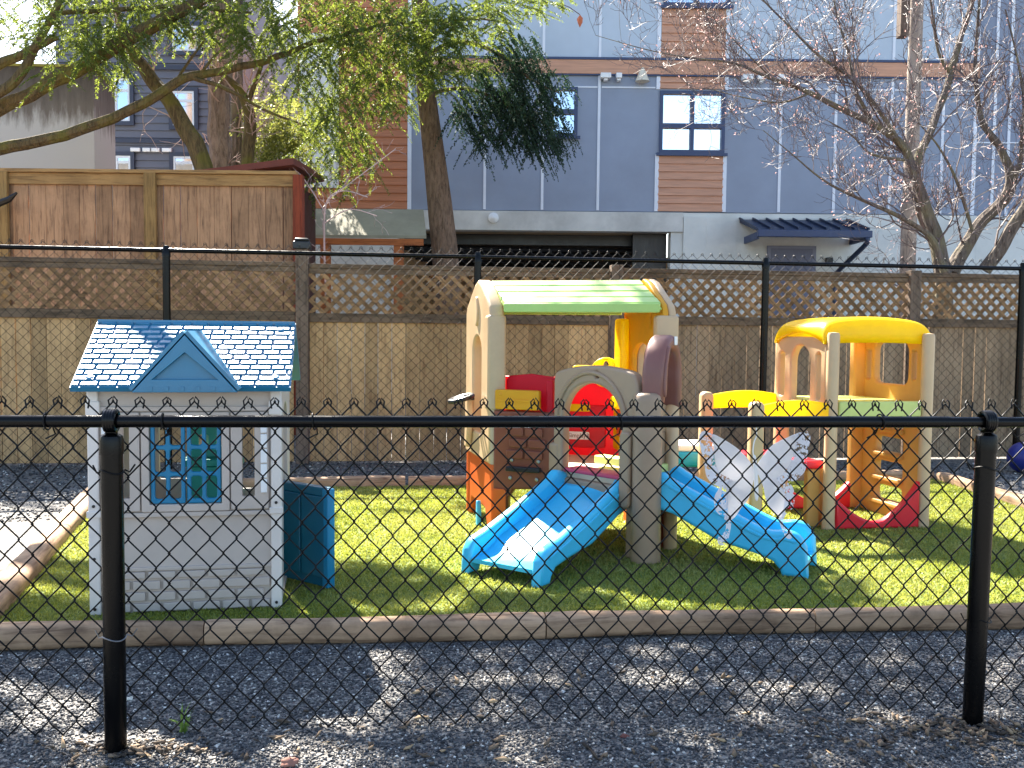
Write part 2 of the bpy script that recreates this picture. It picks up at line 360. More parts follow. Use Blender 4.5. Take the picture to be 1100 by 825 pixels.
# ------------------------------------------------------------------ landscape timbers
TIMB = wood('timber_log', s(180, 148, 118), s(96, 70, 54), 'x', .14, .8, .75)
def timber(P, Q, label, wd=.1, h=.105, z0=0., seed=0):
    P = Vector((P.x, P.y, z0)); Q = Vector((Q.x, Q.y, z0)); L = (Q - P).length; rz = math.atan2(Q.y - P.y, Q.x - P.x)
    b = MB(); n = max(6, int(L / .15)); prof = rrect(0, 0, wd, h, .032, 3); k = len(prof); rr = random.Random(seed)
    vs = []; ph = rr.uniform(0, 6)
    for i in range(n + 1):
        x = .003 + (L - .006) * i / n; sh = 1 - (.03 if i in (0, n) else 0)
        for (yy, zz) in prof:
            wob = .004 * math.sin(3 * x + ph + yy * 30) + .003 * noise.noise((x * 4, yy * 20, zz * 20 + seed))
            vs.append((x, wd / 2 + (yy - wd / 2) * sh + wob, zz * sh + wob))
    fs = [(i*k+j, (i+1)*k+j, (i+1)*k+(j+1) % k, i*k+(j+1) % k) for i in range(n) for j in range(k)]
    fs += [tuple(range(k)), tuple(n*k + j for j in range(k - 1, -1, -1))]
    b.add(vs, fs); o = b.build('landscape_timber', TIMB, smooth=50); o.location = P; o.rotation_euler.z = rz
    return tag(o, label, 'timber', 'timbers edging the turf')
fx = [-60, 216, 590, 884, 1170]
fl = ['timber log at the bottom left corner of the turf behind the left black post', 'timber log edging the turf from the playhouse to the left slide', 'timber log edging the turf in front of the tan tower post and right slide', 'timber log edging the turf behind the right black fence post']
for i in range(4): timber(fpt(fx[i]), fpt(fx[i + 1]), fl[i], seed=i)
ld = (LI1 - LI0).normalized(); lo = Vector((-ld.y, ld.x, 0)) * 0
def lp(k): return LI0 + ld * k
LW = .15
# running from far to near so that the log width lies outside the turf
timber(lp(.12), lp(2.15), 'wide sunlit timber at the left edge of the turf beside the playhouse', LW, .12, seed=7)
timber(lp(2.16), lp(3.95), 'sunlit timber at the left edge of the turf running back towards the wooden fence', LW, .12, seed=8)
for o in list(col.objects):
    if o.name.startswith('landscape_timber') and ('left edge' in o['label']):
        o.location -= Vector((-ld.y, ld.x, 0)) * 0
bd = (BI1 - BI0).normalized()
for i, (a, c, l) in enumerate(((0, .33, 'timber at the far edge of the turf behind the playhouse and teal door'), (.333, .66, 'timber at the far edge of the turf behind the play tower'), (.663, 1, 'timber at the far edge of the turf behind the yellow roofed climber'))):
    timber(BI0 + (BI1 - BI0) * a, BI0 + (BI1 - BI0) * c, l, .1, .13, seed=20 + i)
def rp(k): return BI1 + (Vector((3.99, 4.2, 0)) - BI1) * k
timber(rp(.0), rp(.45), 'sunlit timber at the right edge of the turf by the far corner', .13, .12, seed=31)
timber(rp(.453), rp(1), 'sunlit timber at the right edge of the turf beyond the right black post', .13, .12, seed=32)
for o in list(col.objects):
    if o.name.startswith('landscape_timber') and 'right edge' in o['label']:
        o.location += Vector((0, 0, 0))

# ------------------------------------------------------------------ chain-link
def chain(x0, x1, z0, w_, h_, rows, rad, sides=5, y=0., amp=.004, top=True, fine=True):
    b = MB(); n = int((x1 - x0) / (w_ / 2))
    for i in range(n):
        xl = x0 + i * w_ / 2; xr = xl + w_ / 2; pts = []
        rr = random.Random(i)
        jx = rr.uniform(-.0015, .0015)
        for k in range(rows + 1):
            right = (k + i) % 2 == 0; z = z0 + k * h_ / 2; x = (xr + rad * .8 if right else xl - rad * .8) + jx + .004 * noise.noise((xl * 1.3, z * 1.7, y))
            z += .005 * noise.noise((xl * 1.1 + 9, z * 1.5, y))
            sg = 1 if k % 2 == 0 else -1; dx = -.006 if right else .006
            if fine and 0 < k < rows:
                pts += [(x + dx, y + sg * amp, z - .007), (x, y, z), (x + dx, y - sg * amp, z + .007)]
            else: pts.append((x, y, z))
        if top:
            right = (rows + i) % 2 == 0; x, yy, z = pts[-1]; d = -.010 if right else .010
            pts += [(x + d * .6, y + .004 * (1 if right else -1), z + .010 + rr.uniform(0, .006)), (x + d * 1.6, y - .004, z + .002), (x + d * 1.2, y - .005, z - .014 - rr.uniform(0, .012))]
        b.tube(pts, rad, sides, caps=False)
    return b
# front fence: local frame, x along the rail, origin at the left post
G1 = gnd(124.5, 806); G2 = gnd(1048, 776.5)
fr = math.atan2(G2.y - G1.y, G2.x - G1.x); FL = (G2 - G1).length
ff = thing('chain_link_fence', 'black waist-high chain link fence in the foreground with two round posts', 'fence', G1, fr)
RZ = 1.058
b = MB()
b.tube([(-1.2, 0, RZ), (FL + .10 - .24, 0, RZ)], .0195, 20); b.tube([(FL - .14, 0, RZ), (FL + 1.2, 0, RZ)], .0178, 20)
b.build('top_rail', blackmetal, ff, world=False)
for i, x in enumerate((0, FL)):
    p = MB(); lean = .0 if i == 0 else .012
    p.tube([(x - lean, 0, -.02), (x, 0, .992)], .0338, 28)
    po = p.build('post', blackmetal, ff, world=False)
    c = MB(); c.lathe([(.0365, .955), (.0368, .998), (.033, 1.012), (.018, 1.022), (.0, 1.024)], 28, Matrix.Translation((x, 0, 0)))
    ring = [(x + .0, math.cos(a) * .030, RZ + .002 + math.sin(a) * .030) for a in np.linspace(0, 2 * math.pi, 24, endpoint=False)]
    for dx in (-.012, -.004, .004, .012): c.tube([(x + dx, q[1], q[2]) for q in ring], .0085, 8, closed=True)
    c.box(x - .016, x + .016, -.012, .012, 1.016, 1.035)
    c.build('post_cap', blackmetal, po, world=False)
    tw = MB()
    for z in (.37, .90):
        rg = [(x + math.cos(a) * .0362, math.sin(a) * .0362, z + .006 * math.sin(a * 2)) for a in np.linspace(R_(-200), R_(20), 20)]
        rg = [(x - .062, .012, z + .018), (x - .05, .01, z - .006)] + rg + [(x + .05, .014, z - .004), (x + .066, .016, z + .02)]
        tw.tube(rg, .0022 if z < .5 else .003, 6)
        tw.build('tie_wire', galv if (i == 0 and z < .5) else blackwire, po, world=False); tw = MB()
chain(-1.15, FL + 1.15, .035, .0845, .0985, 22, .0027, 6, y=.045, amp=.004).build('wire_mesh', blackwire, ff, world=False, smooth=60)
for x in (-.2, .155, .62, 1.62, 2.52, FL + .16):
    t2 = MB(); t2.tube([(x + .012 * u, .026 * math.cos(a), RZ + .026 * math.sin(a)) for u, a in zip(np.linspace(-.5, 1, 22), np.linspace(R_(-80), R_(330), 22))] + [(x + .012, .05, RZ - .045), (x - .018, .05, RZ - .06)], .0026, 6)
    t2.build('tie_wire', blackwire, ff, world=False)

# far chain-link fence, just in front of the wooden fence
C0 = Vector((-8.0, 8.299, 0)); C1 = Vector((6.3, 10.02, 0)); cr = math.atan2(C1.y - C0.y, C1.x - C0.x); CL = (C1 - C0).length
cf = thing('chain_link_fence', 'tall black chain link fence standing along the lattice fence behind the play area', 'fence', C0, cr)
def cpx(px):
    d = CR @ Vector(((px - 550) / 1000, .1, -1)); u = Vector((math.cos(cr), math.sin(cr), 0))
    return (d.x * C0.y - d.y * C0.x) / (u.x * d.y - u.y * d.x)
b = MB(); b.tube([(0, 0, 2.10), (CL, 0, 2.075)], .021, 14); b.build('top_rail', blackmetal, cf, world=False)
for px in (-360, -130, 179, 513, 822, 1098):
    x = cpx(px); p = MB(); p.tube([(x, 0, 0), (x, 0, 2.07)], .036 if px > 0 else .036, 16); po = p.build('post', blackmetal, cf, world=False)
    c = MB(); c.lathe([(.040, 2.03), (.041, 2.075), (.03, 2.10), (.026, 2.135), (.0, 2.14)], 16, Matrix.Translation((x, 0, 0))); c.build('post_cap', blackmetal, po, world=False)
chain(.05, CL - .05, .06, .098, .1, 42, .0026, 4, y=.04, amp=.003, fine=False).build('wire_mesh', blackwire if False else darkwire, cf, world=False, smooth=60)

# ------------------------------------------------------------------ wooden lattice fence
BO = wood('fence_boards', s(186, 152, 108), s(138, 106, 74), 'z', .26, .85, .45); BO2 = wood('fence_boards_grey', s(158, 134, 106), s(108, 86, 66), 'z', .16, .85, .4)
LA = wood('lattice_wood', s(150, 118, 84), s(86, 66, 48), 'x', .3, .9, .5); RA = wood('fence_rail_wood', s(124, 104, 84), s(66, 54, 42), 'x', .2, .9, .6); PO = wood('fence_post_wood', s(126, 108, 92), s(76, 62, 52), 'z', .15, .9, .4)
W0 = Vector((-8.2, 8.659, 0)); W1 = Vector((6.6, 10.44, 0)); wr = math.atan2(W1.y - W0.y, W1.x - W0.x); WL = (W1 - W0).length
wf = thing('lattice_fence', 'weathered wooden board fence topped with diagonal lattice behind the play area', 'fence', W0, wr)
def wpx(px):
    d = CR @ Vector(((px - 550) / 1000, .06, -1)); u = Vector((math.cos(wr), math.sin(wr), 0))
    return (d.x * W0.y - d.y * W0.x) / (u.x * d.y - u.y * d.x)
posts = [.0, 2.9, wpx(325), wpx(661), wpx(979), WL]
for i in range(5):
    x0, x1 = posts[i] + .07, posts[i + 1] - .07; rr = random.Random(40 + i); zo = (0, 0, -.012, .0, .008)[i]
    m = MB(); x = x0
    while x < x1 - .02:
        wd = min(rr.uniform(.132, .146), x1 - x); y = rr.uniform(.0, .006); m.box(x, x + wd - rr.uniform(.003, .008), y, y + .018, .02, 1.475 + zo); x += wd
    m.build('board_panel', BO if i < 3 else BO2, wf, world=False, smooth=0)
    m = MB(); xc = x0 - .6
    zb, zt = 1.53 + zo, 1.985 + zo
    for sgn, yo in ((1, .010), (-1, .0175)):
        xc = x0 - .5
        while xc < x1 + .5:
            pts = []
            za, zc = zb, zt
            xa = xc; xd = xc + sgn * (zt - zb)
            # clip to the bay
            def zx(X): return zb + (X - xc) * sgn
            lo_, hi_ = min(xa, xd), max(xa, xd)
            if hi_ > x0 + .01 and lo_ < x1 - .01:
                A_ = max(lo_, x0); B_ = min(hi_, x1); zA, zB = zx(A_), zx(B_); L = math.hypot(B_ - A_, zB - zA)
                Mx = Matrix.Translation((A_, -yo, zA)) @ Matrix.Rotation(-math.atan2(zB - zA, B_ - A_), 4, 'Y')
                m.box(0, L, -.0035, .0035, -.021, .021, Mx)
            xc += .128 + rr.uniform(-.004, .004)
    m.build('lattice_panel', LA, wf, world=False, smooth=0)
    m = MB(); m.box(x0, x1, -.035, .03, 1.985 + zo, 2.03 + zo); m.box(x0, x1, -.03, -.0015, 1.445 + zo, 1.535 + zo); m.box(x0, x1, -.026, -.0015, 1.93 + zo, 1.9835 + zo); m.build('rail', RA, wf, world=False, smooth=0, bev=.004)
for i, x in enumerate(posts):
    m = MB(); h = 2.19 if i == 2 else 2.06; m.box(x - .062, x + .062, -.07, .054, 0, h); po = m.build('post', PO, wf, world=False, smooth=0, bev=.006)
    if i == 2:
        c = MB(); c.box(x - .085, x + .085, -.093, .077, h - .035, h + .045); c.box(x - .07, x + .07, -.078, .062, h + .0455, h + .075); c.build('post_cap', PL['black'], po, world=False, bev=.012)
# ------------------------------------------------------------------ neighbours beyond the fence
RF = wood('red_fence_boards', s(170, 132, 100), s(100, 74, 58), 'z', .22, .85, .5); RFR = wood('red_fence_rails', s(176, 138, 90), s(112, 84, 56), 'x', .15, .85, .35); RFP = wood('red_fence_posts', s(156, 124, 78), s(100, 76, 48), 'z', .15, .85, .35); RED = wood('red_painted_post', s(140, 66, 44), s(90, 42, 30), 'z', .1, .8, .3)
Yf = 12.0; a0 = at(-330, 183, Yf); a1 = at(318, 189, Yf)
rf = thing('board_fence', 'tall reddish brown board fence with capped top rail at upper left, beneath the conifer', 'fence', (a0.x, Yf, 0), 0)
zt = a1.z + .05; Lx = a1.x - a0.x
m = MB(); rr = random.Random(3); x = 0
while x < Lx - .03:
    wd = min(rr.uniform(.205, .225), Lx - x); m.box(x, x + wd - rr.choice((.004, .006, .012)), 0, .02, .1, zt - .12); x += wd
m.build('board_panel', RF, rf, world=False, smooth=0)
m = MB(); m.box(-.05, Lx + .02, -.085, .06, zt - .045, zt); m.box(-.05, Lx, -.042, -.002, zt - .19, zt - .047); m.build('rail', RFR, rf, world=False, smooth=0, bev=.004)
for px in (6, 164): 
    X = at(px, 230, Yf).x - a0.x; m = MB(); m.box(X - .075, X + .075, -.10, -.045, 0, zt - .047); m.build('post', RFP, rf, world=False, smooth=0, bev=.004)
m = MB(); m.box(Lx - .02, Lx + .10, -.1, .04, 0, zt - .047); m.build('post', RED, rf, world=False, smooth=0, bev=.004)
# red-brown shed behind its right end
sh = thing('garden_shed', 'low reddish shed with a sloping roof showing above the right end of the board fence', 'shed', (at(270, 180, 13.).x, 13., 0))
def wpts(pl, Y): return [at(px, py, Y) for px, py in pl]
q = wpts([(215, 184), (317, 171)], 13.0); qz = at(317, 184, 13).z
m = MB(); m.add([(q[0].x, 12.9, q[0].z), (q[1].x, 12.9, q[1].z), (q[1].x, 15, q[1].z + .1), (q[0].x, 15, q[0].z + .1)] + [(q[0].x, 12.9, q[0].z - .08), (q[1].x, 12.9, q[1].z - .09), (q[1].x, 15, q[1].z + .01), (q[0].x, 15, q[0].z + .01)],
 [(0,1,2,3),(7,6,5,4),(0,4,5,1),(1,5,6,2),(2,6,7,3),(3,7,4,0)])
RDK = plain('shed_paint', s(112, 62, 52), .7, .2, 5., .2, 40., .3, grime=.4)
m.build('roof', RDK, sh, smooth=0)
m = MB(); m.box(q[0].x + .1, q[1].x - .12, 13.06, 14.9, 0, qz - .08); m.build('wall', plain('shed_wall', s(74, 44, 38), .8, .2, 4., .2, 40., .3), sh, smooth=0)

# concrete block at far left
c0 = at(100, 73, 16.5); c1 = at(123, 95, 17.95)
cb = thing('concrete_wall', 'pale concrete parkade wall with dark rain stains and mossy rim at far left', 'wall', (c0.x, 16.5, 0))
def stained():
    m, t, b = newmat('stained_concrete'); co = coords(t); tc = N(t, 'ShaderNodeSeparateXYZ'); t.links.new(co, tc.inputs[0])
    n = N(t, 'ShaderNodeTexNoise', Scale=2., Detail=8., Roughness=.7); t.links.new(coords(t, (4, 4, .7)), n.inputs['Vector'])
    ma = N(t, 'ShaderNodeMath', operation='MULTIPLY_ADD'); ma.inputs[1].default_value = 1.3; t.links.new(n.outputs[0], ma.inputs[0]); t.links.new(tc.outputs['Z'], ma.inputs[2])
    mr = N(t, 'ShaderNodeMapRange'); mr.inputs['From Min'].default_value = c0.z - .9; mr.inputs['From Max'].default_value = c0.z + .75; t.links.new(ma.outputs[0], mr.inputs[0])
    cc = ramp(t, mr.outputs[0], [(.30, s(196, 194, 190)), (.52, s(120, 112, 104)), (.9, s(84, 76, 68))])
    t.links.new(cc, b.inputs['Base Color']); b.inputs['Roughness'].default_value = .9; return m
m = MB(); P = [(c0.x, 16.5), (c1.x, 17.95), (c1.x - 3.5, 18.4), (c0.x - 5, 16.3)]
SO = [(x, y, 0) for x, y in P] + [(x, y, c0.z) for x, y in P]
m.add([(x - c0.x, y - 16.5, z) for x, y, z in SO], [(0,1,5,4),(1,2,6,5),(2,3,7,6),(3,0,4,7),(4,5,6,7)]); m.build('wall', stained(), cb, world=False, smooth=0)
m = MB()
for (x0, y0), (x1, y1) in ((P[3], P[0]), (P[0], P[1])):
    M, L = frame((x0, y0), (x1, y1), c0.z + .002); m.box(0, L, 0, .045, -.13, .025, M)
m.build('coping', plain('mossy_rim', s(150, 140, 70), .9, .3, 6., .4, 50., .2), cb)
# slate house with lap siding
Yh = 22.
def hx(px): return at(px, 110, Yh).x
def hz(py): return at(180, py, Yh).z
gh = thing('slate_house', 'dark slate blue house with lap siding and white framed windows behind the conifer', 'house', (hx(180), Yh, 0))
SID = plain('slate_siding', s(102, 104, 114), .6, .08, 2., .1, 40., .4); SIT = plain('slate_trim', s(58, 64, 80), .55, .08, 3., .1, 40., .4); WHF = plain('white_frame', s(215, 220, 225), .45, .05, 4., 0)
def glass(name, c=(.62, .7, .8), rough=.06):
    m, t, b = newmat(name); n = N(t, 'ShaderNodeTexNoise', Scale=.8, Detail=2.); t.links.new(coords(t), n.inputs['Vector'])
    b.inputs['Base Color'].default_value = (*c, 1); b.inputs['Metallic'].default_value = 1.; b.inputs['Roughness'].default_value = rough; bump(t, b, n.outputs[0], .03, .05); return m
GL = glass('window_glass'); GLB = glass('bright_window_glass', (.98, .98, .97), .1)
m = MB(); m.box(hx(60), hx(246), Yh + .05, Yh + 8, 0, 10)
z = 1.5
while z < 9.5:
    xa, xb = hx(60), hx(246); m.add([(xa, Yh + .045, z + .17), (xb, Yh + .045, z + .17), (xb, Yh + .012, z), (xa, Yh + .012, z), (xa, Yh + .05, z), (xb, Yh + .05, z)], [(0, 3, 2, 1), (3, 4, 5, 2)]); z += .172
m.build('wall', SID, gh, smooth=0)
m = MB(); m.box(hx(60), hx(247), Yh - .03, Yh + .01, hz(154), hz(149)); m.box(hx(60), hx(247), Yh - .03, Yh + .01, hz(75), hz(70)); m.box(hx(243), hx(248), Yh - .025, Yh + .3, 0, 9.9); m.build('trim', SIT, gh, smooth=0, bev=.006)
for (x0, x1, y0, y1) in ((124, 140, 85, 131), (186, 209, 98, 135), (124, 140, 168, 192), (186, 209, 168, 192), (186, 214, 28, 55), (124, 140, 20, 55)):
    X0, X1, Z0, Z1 = hx(x0), hx(x1), hz(y1), hz(y0); m = MB(); e = .09
    for bb in ((X0 - e, X1 + e, Z1, Z1 + e), (X0 - e, X1 + e, Z0 - e, Z0), (X0 - e, X0, Z0, Z1), (X1, X1 + e, Z0, Z1)): m.box(bb[0], bb[1], Yh - .05, Yh + .0, bb[2], bb[3])
    wn = m.build('window', SIT, gh, smooth=0); m = MB(); e = .05; zm = Z0 + (Z1 - Z0) * .72
    for bb in ((X0, X1, Z1 - e, Z1), (X0, X1, Z0, Z0 + e), (X0, X0 + e, Z0 + e, Z1 - e), (X1 - e, X1, Z0 + e, Z1 - e), (X0 + e, X1 - e, zm - .03, zm + .03)): m.box(bb[0] + .002, bb[1] - .002, Yh - .038, Yh - .004, bb[2], bb[3])
    m.build('frame', WHF, wn, smooth=0); m = MB(); m.box(X0 + .01, X1 - .01, Yh - .02, Yh - .01, Z0 + .01, Z1 - .01); m.build('pane', GL, wn, smooth=0)
for px in (152, 173):
    m = MB(); X = hx(px); 
    for dx in (-.14, .14): m.box(X + dx - .11, X + dx + .11, Yh - .07, Yh + .01, hz(163.5), hz(159.5))
    m.build('vent', PL['white'], gh, smooth=0, bev=.01)

# ---- the long blue-grey apartment building
YB = 20.
def bx(px): return at(px, 150, YB).x
def bz(py, px=750): return at(px, py, YB).z
ap = thing('apartment_building', 'long blue grey panelled apartment building with wood strips and concrete base behind the fence', 'building', (bx(750), YB, 0))
BL = plain('panel_blue_grey', s(142, 151, 168), .55, .11, .8, .06, 30., .4); BU = plain('panel_pale_blue_grey', s(184, 195, 207), .5, .1, .8, .06, 30., .4); BD = plain('panel_dark_blue', s(130, 138, 156), .5, .06, .8, .06, 30., .4)
TRM = plain('white_batten', s(222, 226, 234), .5, .05, 3., 0); DFR = plain('dark_window_frame', s(52, 66, 100), .45, .08, 4., 0)
def siding(name, c): 
    m, t, b = newmat(name); co = coords(t); sx_ = N(t, 'ShaderNodeSeparateXYZ'); t.links.new(co, sx_.inputs[0])
    n = N(t, 'ShaderNodeTexNoise', Scale=3., Detail=6.); t.links.new(coords(t, (.6, 1, 8)), n.inputs['Vector'])
    t.links.new(ramp(t, n.outputs[0], [(.3, mul(c, .82)), (.7, mul(c, 1.12))]), b.inputs['Base Color']); b.inputs['Roughness'].default_value = .6; return m
WS = siding('brown_lap_siding', s(200, 148, 118)); WO = siding('orange_lap_siding', s(188, 120, 82))
zb0 = bz(228); zmid = bz(66); zband0 = bz(81)
wins = [(591, 620, 95, 148), (708, 778, 98, 165), (710, 781, -28, 8)]
XL, XM, XR = bx(441), bx(1047), bx(1180)
holes = lambda lo, hi: [rrect(bx(a) - XL, bz(d) - lo, bx(b_) - XL, bz(c) - lo, .005, 1) for a, b_, c, d in wins if bz(d) > lo and bz(c) < hi + 1]
M, L = frame((XL, YB + .12), (XM, YB + .12), zb0)
m = MB(); m.plate([rrect(0, 0, XM - XL, zmid - zb0, .002, 1)] + holes(zb0, zmid)[:2], .12, 0, M); lo = m.build('wall', BL, ap, smooth=0)
M, L = frame((XL, YB + .12), (XM, YB + .12), zmid + .002)
up = [rrect(bx(710) - XL, bz(8) - zmid, bx(781) - XL, bz(-28) - zmid, .005, 1)]
m = MB(); m.plate([rrect(0, 0, XM - XL, 2., .002, 1)] + up, .12, 0, M); m.build('wall', BU, ap, smooth=0)
m = MB(); m.box(XM + .002, XR + 4, YB + .3, YB + 12, zb0, zb0 + 5.6); m.build('wall', BD, ap, smooth=0)
m = MB(); m.box(XL - .5, XM, YB + .2, YB + 10, zmid + 1.9, zmid + 2.002); m.box(XL - .5, XM, YB + 1.2, YB + 1.4, zb0, zmid + 1.85); m.box(XL - .6, XM, YB - .1, YB + 12, zmid + 2.01, zmid + 2.2); m.build('roof', plain('interior_dark', s(60, 62, 70), .8), ap, smooth=0)
# battens
class Bt:
    def box(self, *a):
        q = MB(); q.box(*a); q.build('batten', TRM, ap, smooth=0)
m = Bt()
for px in (521, 583, 643, 838, 897, 957, 1012):
    X = bx(px)
    for za, zc in ((zb0 + .02, zband0 - .02), (zmid + .03, zmid + 1.9)):
        segs = [(za, zc)]
        m.box(X - .028, X + .028, YB - .022, YB - .001, za, zc)
for px in (706, 779): 
    X = bx(px)
    for ya, yc in ((228, 166.5), (97, 81.5), (64, 9)): m.box(X - .04, X + .04, YB - .026, YB - .001, bz(ya) + .01, bz(yc))
m.box(XL - .06, XL + .02, YB - .03, YB + .14, zb0, zmid + 1.9)
m.box(XM - .05, XM + .03, YB - .03, YB + .3, zb0, zmid + 1.9)
for a, b_ in ((522.5, 582), (584.5, 642), (644.5, 704), (780.5, 837), (839.5, 896), (898.5, 956), (958.5, 1011), (1013.5, 1045)): m.box(bx(a) + .02, bx(b_) - .02, YB - .015, YB - .001, bz(95.5), bz(94))
for px in (1075, 1091, 1120): m.box(bx(px) - .03, bx(px) + .03, YB + .275, YB + .299, zb0 + .02, zb0 + 5.5)
m.box(bx(1049), bx(1110), YB + .28, YB + .299, bz(151, 1070), bz(149.5, 1070))
m = MB(); m.box(XL - .02, XM + .04, YB - .06, YB - .002, zband0, zmid); m.build('band', WS, ap, smooth=0, bev=.006)
m = MB(); m.box(XL - .02, XM + .04, YB - .075, YB - .003, zmid + .002, zmid + .05); m.box(XL, XM, YB - .05, YB - .003, zband0 - .03, zband0 - .002); m.build('flashing', DFR, ap, smooth=0)
def lap(name, X0, X1, Z0, Z1, mat):
    m = MB(); n = max(2, round((Z1 - Z0) / .17)); h = (Z1 - Z0) / n
    for i in range(n):
        z = Z0 + i * h; m.add([(X0, YB - .008, z + h), (X1, YB - .008, z + h), (X1, YB - .032, z + .006), (X0, YB - .032, z + .006), (X0, YB - .005, z), (X1, YB - .005, z)], [(0, 3, 2, 1), (3, 4, 5, 2)])
    return m.build(name, mat, ap, smooth=0)
lap('wood_siding', bx(707.5), bx(777.5), zb0 + .01, bz(167) - .02, WS); lap('wood_siding', bx(707.5), bx(777.5), bz(97) + .02, zband0 - .035, WS); lap('wood_siding', bx(708.5), bx(778), zmid + .06, bz(9.5), WS)
m = MB(); X0, X1 = bx(320), XL - .065; m.box(X0, X1, YB, YB + 8, zb0 - .02, zmid + 1.9); m.build('wall', WO, ap, smooth=0)
lap('wood_siding', bx(366), XL - .066, zb0, zmid + 1.88, WO); lap('wood_siding', bx(321), bx(366) - .01, zb0, bz(207), WO)
# pale recessed bay left of the orange siding
m = MB(); m.box(bx(322), bx(364), YB - .02, YB - .003, bz(206), bz(40)); m.build('wall', plain('pale_render', s(226, 224, 220), .7, .04), ap, smooth=0)
m = MB(); m.box(bx(330), bx(361), YB - .06, YB - .022, bz(206), bz(150)); m.build('garage_door', plain('white_door', s(238, 238, 236), .6, .04), ap, smooth=0)
# windows
def bwin(a, b_, c, d, cols, split, gl):
    X0, X1, Z0, Z1 = bx(a), bx(b_), bz(d), bz(c); e = .07; m = MB()
    bars = [(X0, X1, Z1 - e, Z1), (X0, X1, Z0, Z0 + e), (X0, X0 + e, Z0 + e, Z1 - e), (X1 - e, X1, Z0 + e, Z1 - e)]
    zs = Z0 + (Z1 - Z0) * split; bars.append((X0 + e, X1 - e, zs - .05, zs + .05))
    for k in range(1, cols):
        xm = X0 + (X1 - X0) * k / cols; bars += [(xm - .04, xm + .04, zs + .05, Z1 - e), (xm - .04, xm + .04, Z0 + e, zs - .05)]
    for q in bars: m.box(q[0], q[1], YB - .045, YB + .09, q[2], q[3])
    wn = m.build('window', DFR, ap, smooth=0)
    m = MB(); m.box(X0 - .06, X1 + .06, YB - .09, YB - .047, Z0 - .06, Z0 + .0); m.build('sill', DFR, wn, smooth=0)
    for k in range(cols):
        for (za, zc) in ((Z0 + e, zs - .05), (zs + .05, Z1 - e)):
            m = MB(); xa = X0 + e + (X1 - X0 - 2 * e) * k / cols; xb = X0 + e + (X1 - X0 - 2 * e) * (k + 1) / cols
            m.box(xa - .01, xb + .01, YB + .03, YB + .045, za - .01, zc + .01); m.build('pane', gl, wn, smooth=0)
bwin(591, 620, 95, 148, 1, .5, GL); bwin(708, 778, 98, 165, 2, .44, GLB); bwin(710, 781, -28, 7, 2, .6, GL)
# wall lamps and a speaker horn under the band
for px, wdt in ((649, .22), (663, .12), (800, .22), (815, .18), (836, .16)):
    m = MB(); X = bx(px); m.box(X - wdt / 2, X + wdt / 2, YB - .2, YB - .025, bz(87), bz(81.5)); m.box(X - .04, X + .04, YB - .16, YB - .025, bz(89.5), bz(87) - .002); m.build('wall_lamp', PL['white'], ap, smooth=0, bev=.012)
m = MB(); m.lathe([(.03, .28), (.07, .2), (.13, .05), (.15, 0)], 14, Matrix.Translation((bx(688), YB - .14, bz(90)))); m.box(bx(688) - .03, bx(688) + .03, YB - .14, YB - .02, bz(84), bz(82)); m.build('wall_lamp', PL['cream'], ap)
# concrete base, open car port
zc = bz(250)
m = MB(); m.box(bx(322), bx(735), YB - .10, YB + .25, zc, zb0 - .022); m.box(bx(322), bx(428), YB - .09, YB + .25, 0, zc - .002); m.build('concrete_base', concrete, ap, smooth=0, bev=.01)
m = MB(); m.box(bx(722), bx(735), YB - .06, YB + .3, 0, zc - .004); m.box(bx(735) + .004, XR + 4, YB - .12, YB + .28, 0, bz(234)); m.box(bx(735) + .004, XR + 4, YB - .05, YB + .28, bz(234) + .003, zb0 - .022)
for px in (760, 792, 935, 990, 1050): m.box(bx(px) - .008, bx(px) + .008, YB - .125, YB - .119, .1, bz(236))
m.build('concrete_base', plain('cast_concrete', s(212, 212, 206), .85, .14, 1.2, .3, 30., .3, grime=.4), ap, smooth=0)
CP = plain('carport_ceiling', s(176, 150, 116), .9, .2); m = MB(); m.box(bx(428), bx(722), YB + .3, YB + 9, zc + .01, zc + .15); m.box(bx(428) - .3, bx(722) + 4, YB + 9, YB + 9.2, 0, zc + .2); m.box(bx(428) - .3, bx(428) - .1, YB + .3, YB + 9, 0, zc); m.build('ceiling', CP, ap, smooth=0)
m = MB(); rr = random.Random(5)
for i in range(7):
    y = YB + .8 + i * 1.15; m.box(bx(430), bx(721), y, y + .16, zc - .22 - .04 * (i % 2), zc + .008)
for i in range(6): m.tube([(bx(430), YB + .6 + i * 1.3, zc - .34 + .05 * i % .1), (bx(720), YB + 1.2 + i * 1.3, zc - .28)], .05, 8)
m.box(bx(684), bx(721), YB + .35, YB + .5, 0, zc - .0); m.build('beam', PL['black'], ap, smooth=0)
m = MB(); m.lathe([(.11, 0), (.11, .05), (.05, .1), (0, .11)], 16, Matrix.Translation((bx(531), YB - .10, bz(237))) @ Matrix.Rotation(R_(90), 4, 'X')); m.build('round_lamp', PL['white'], ap)
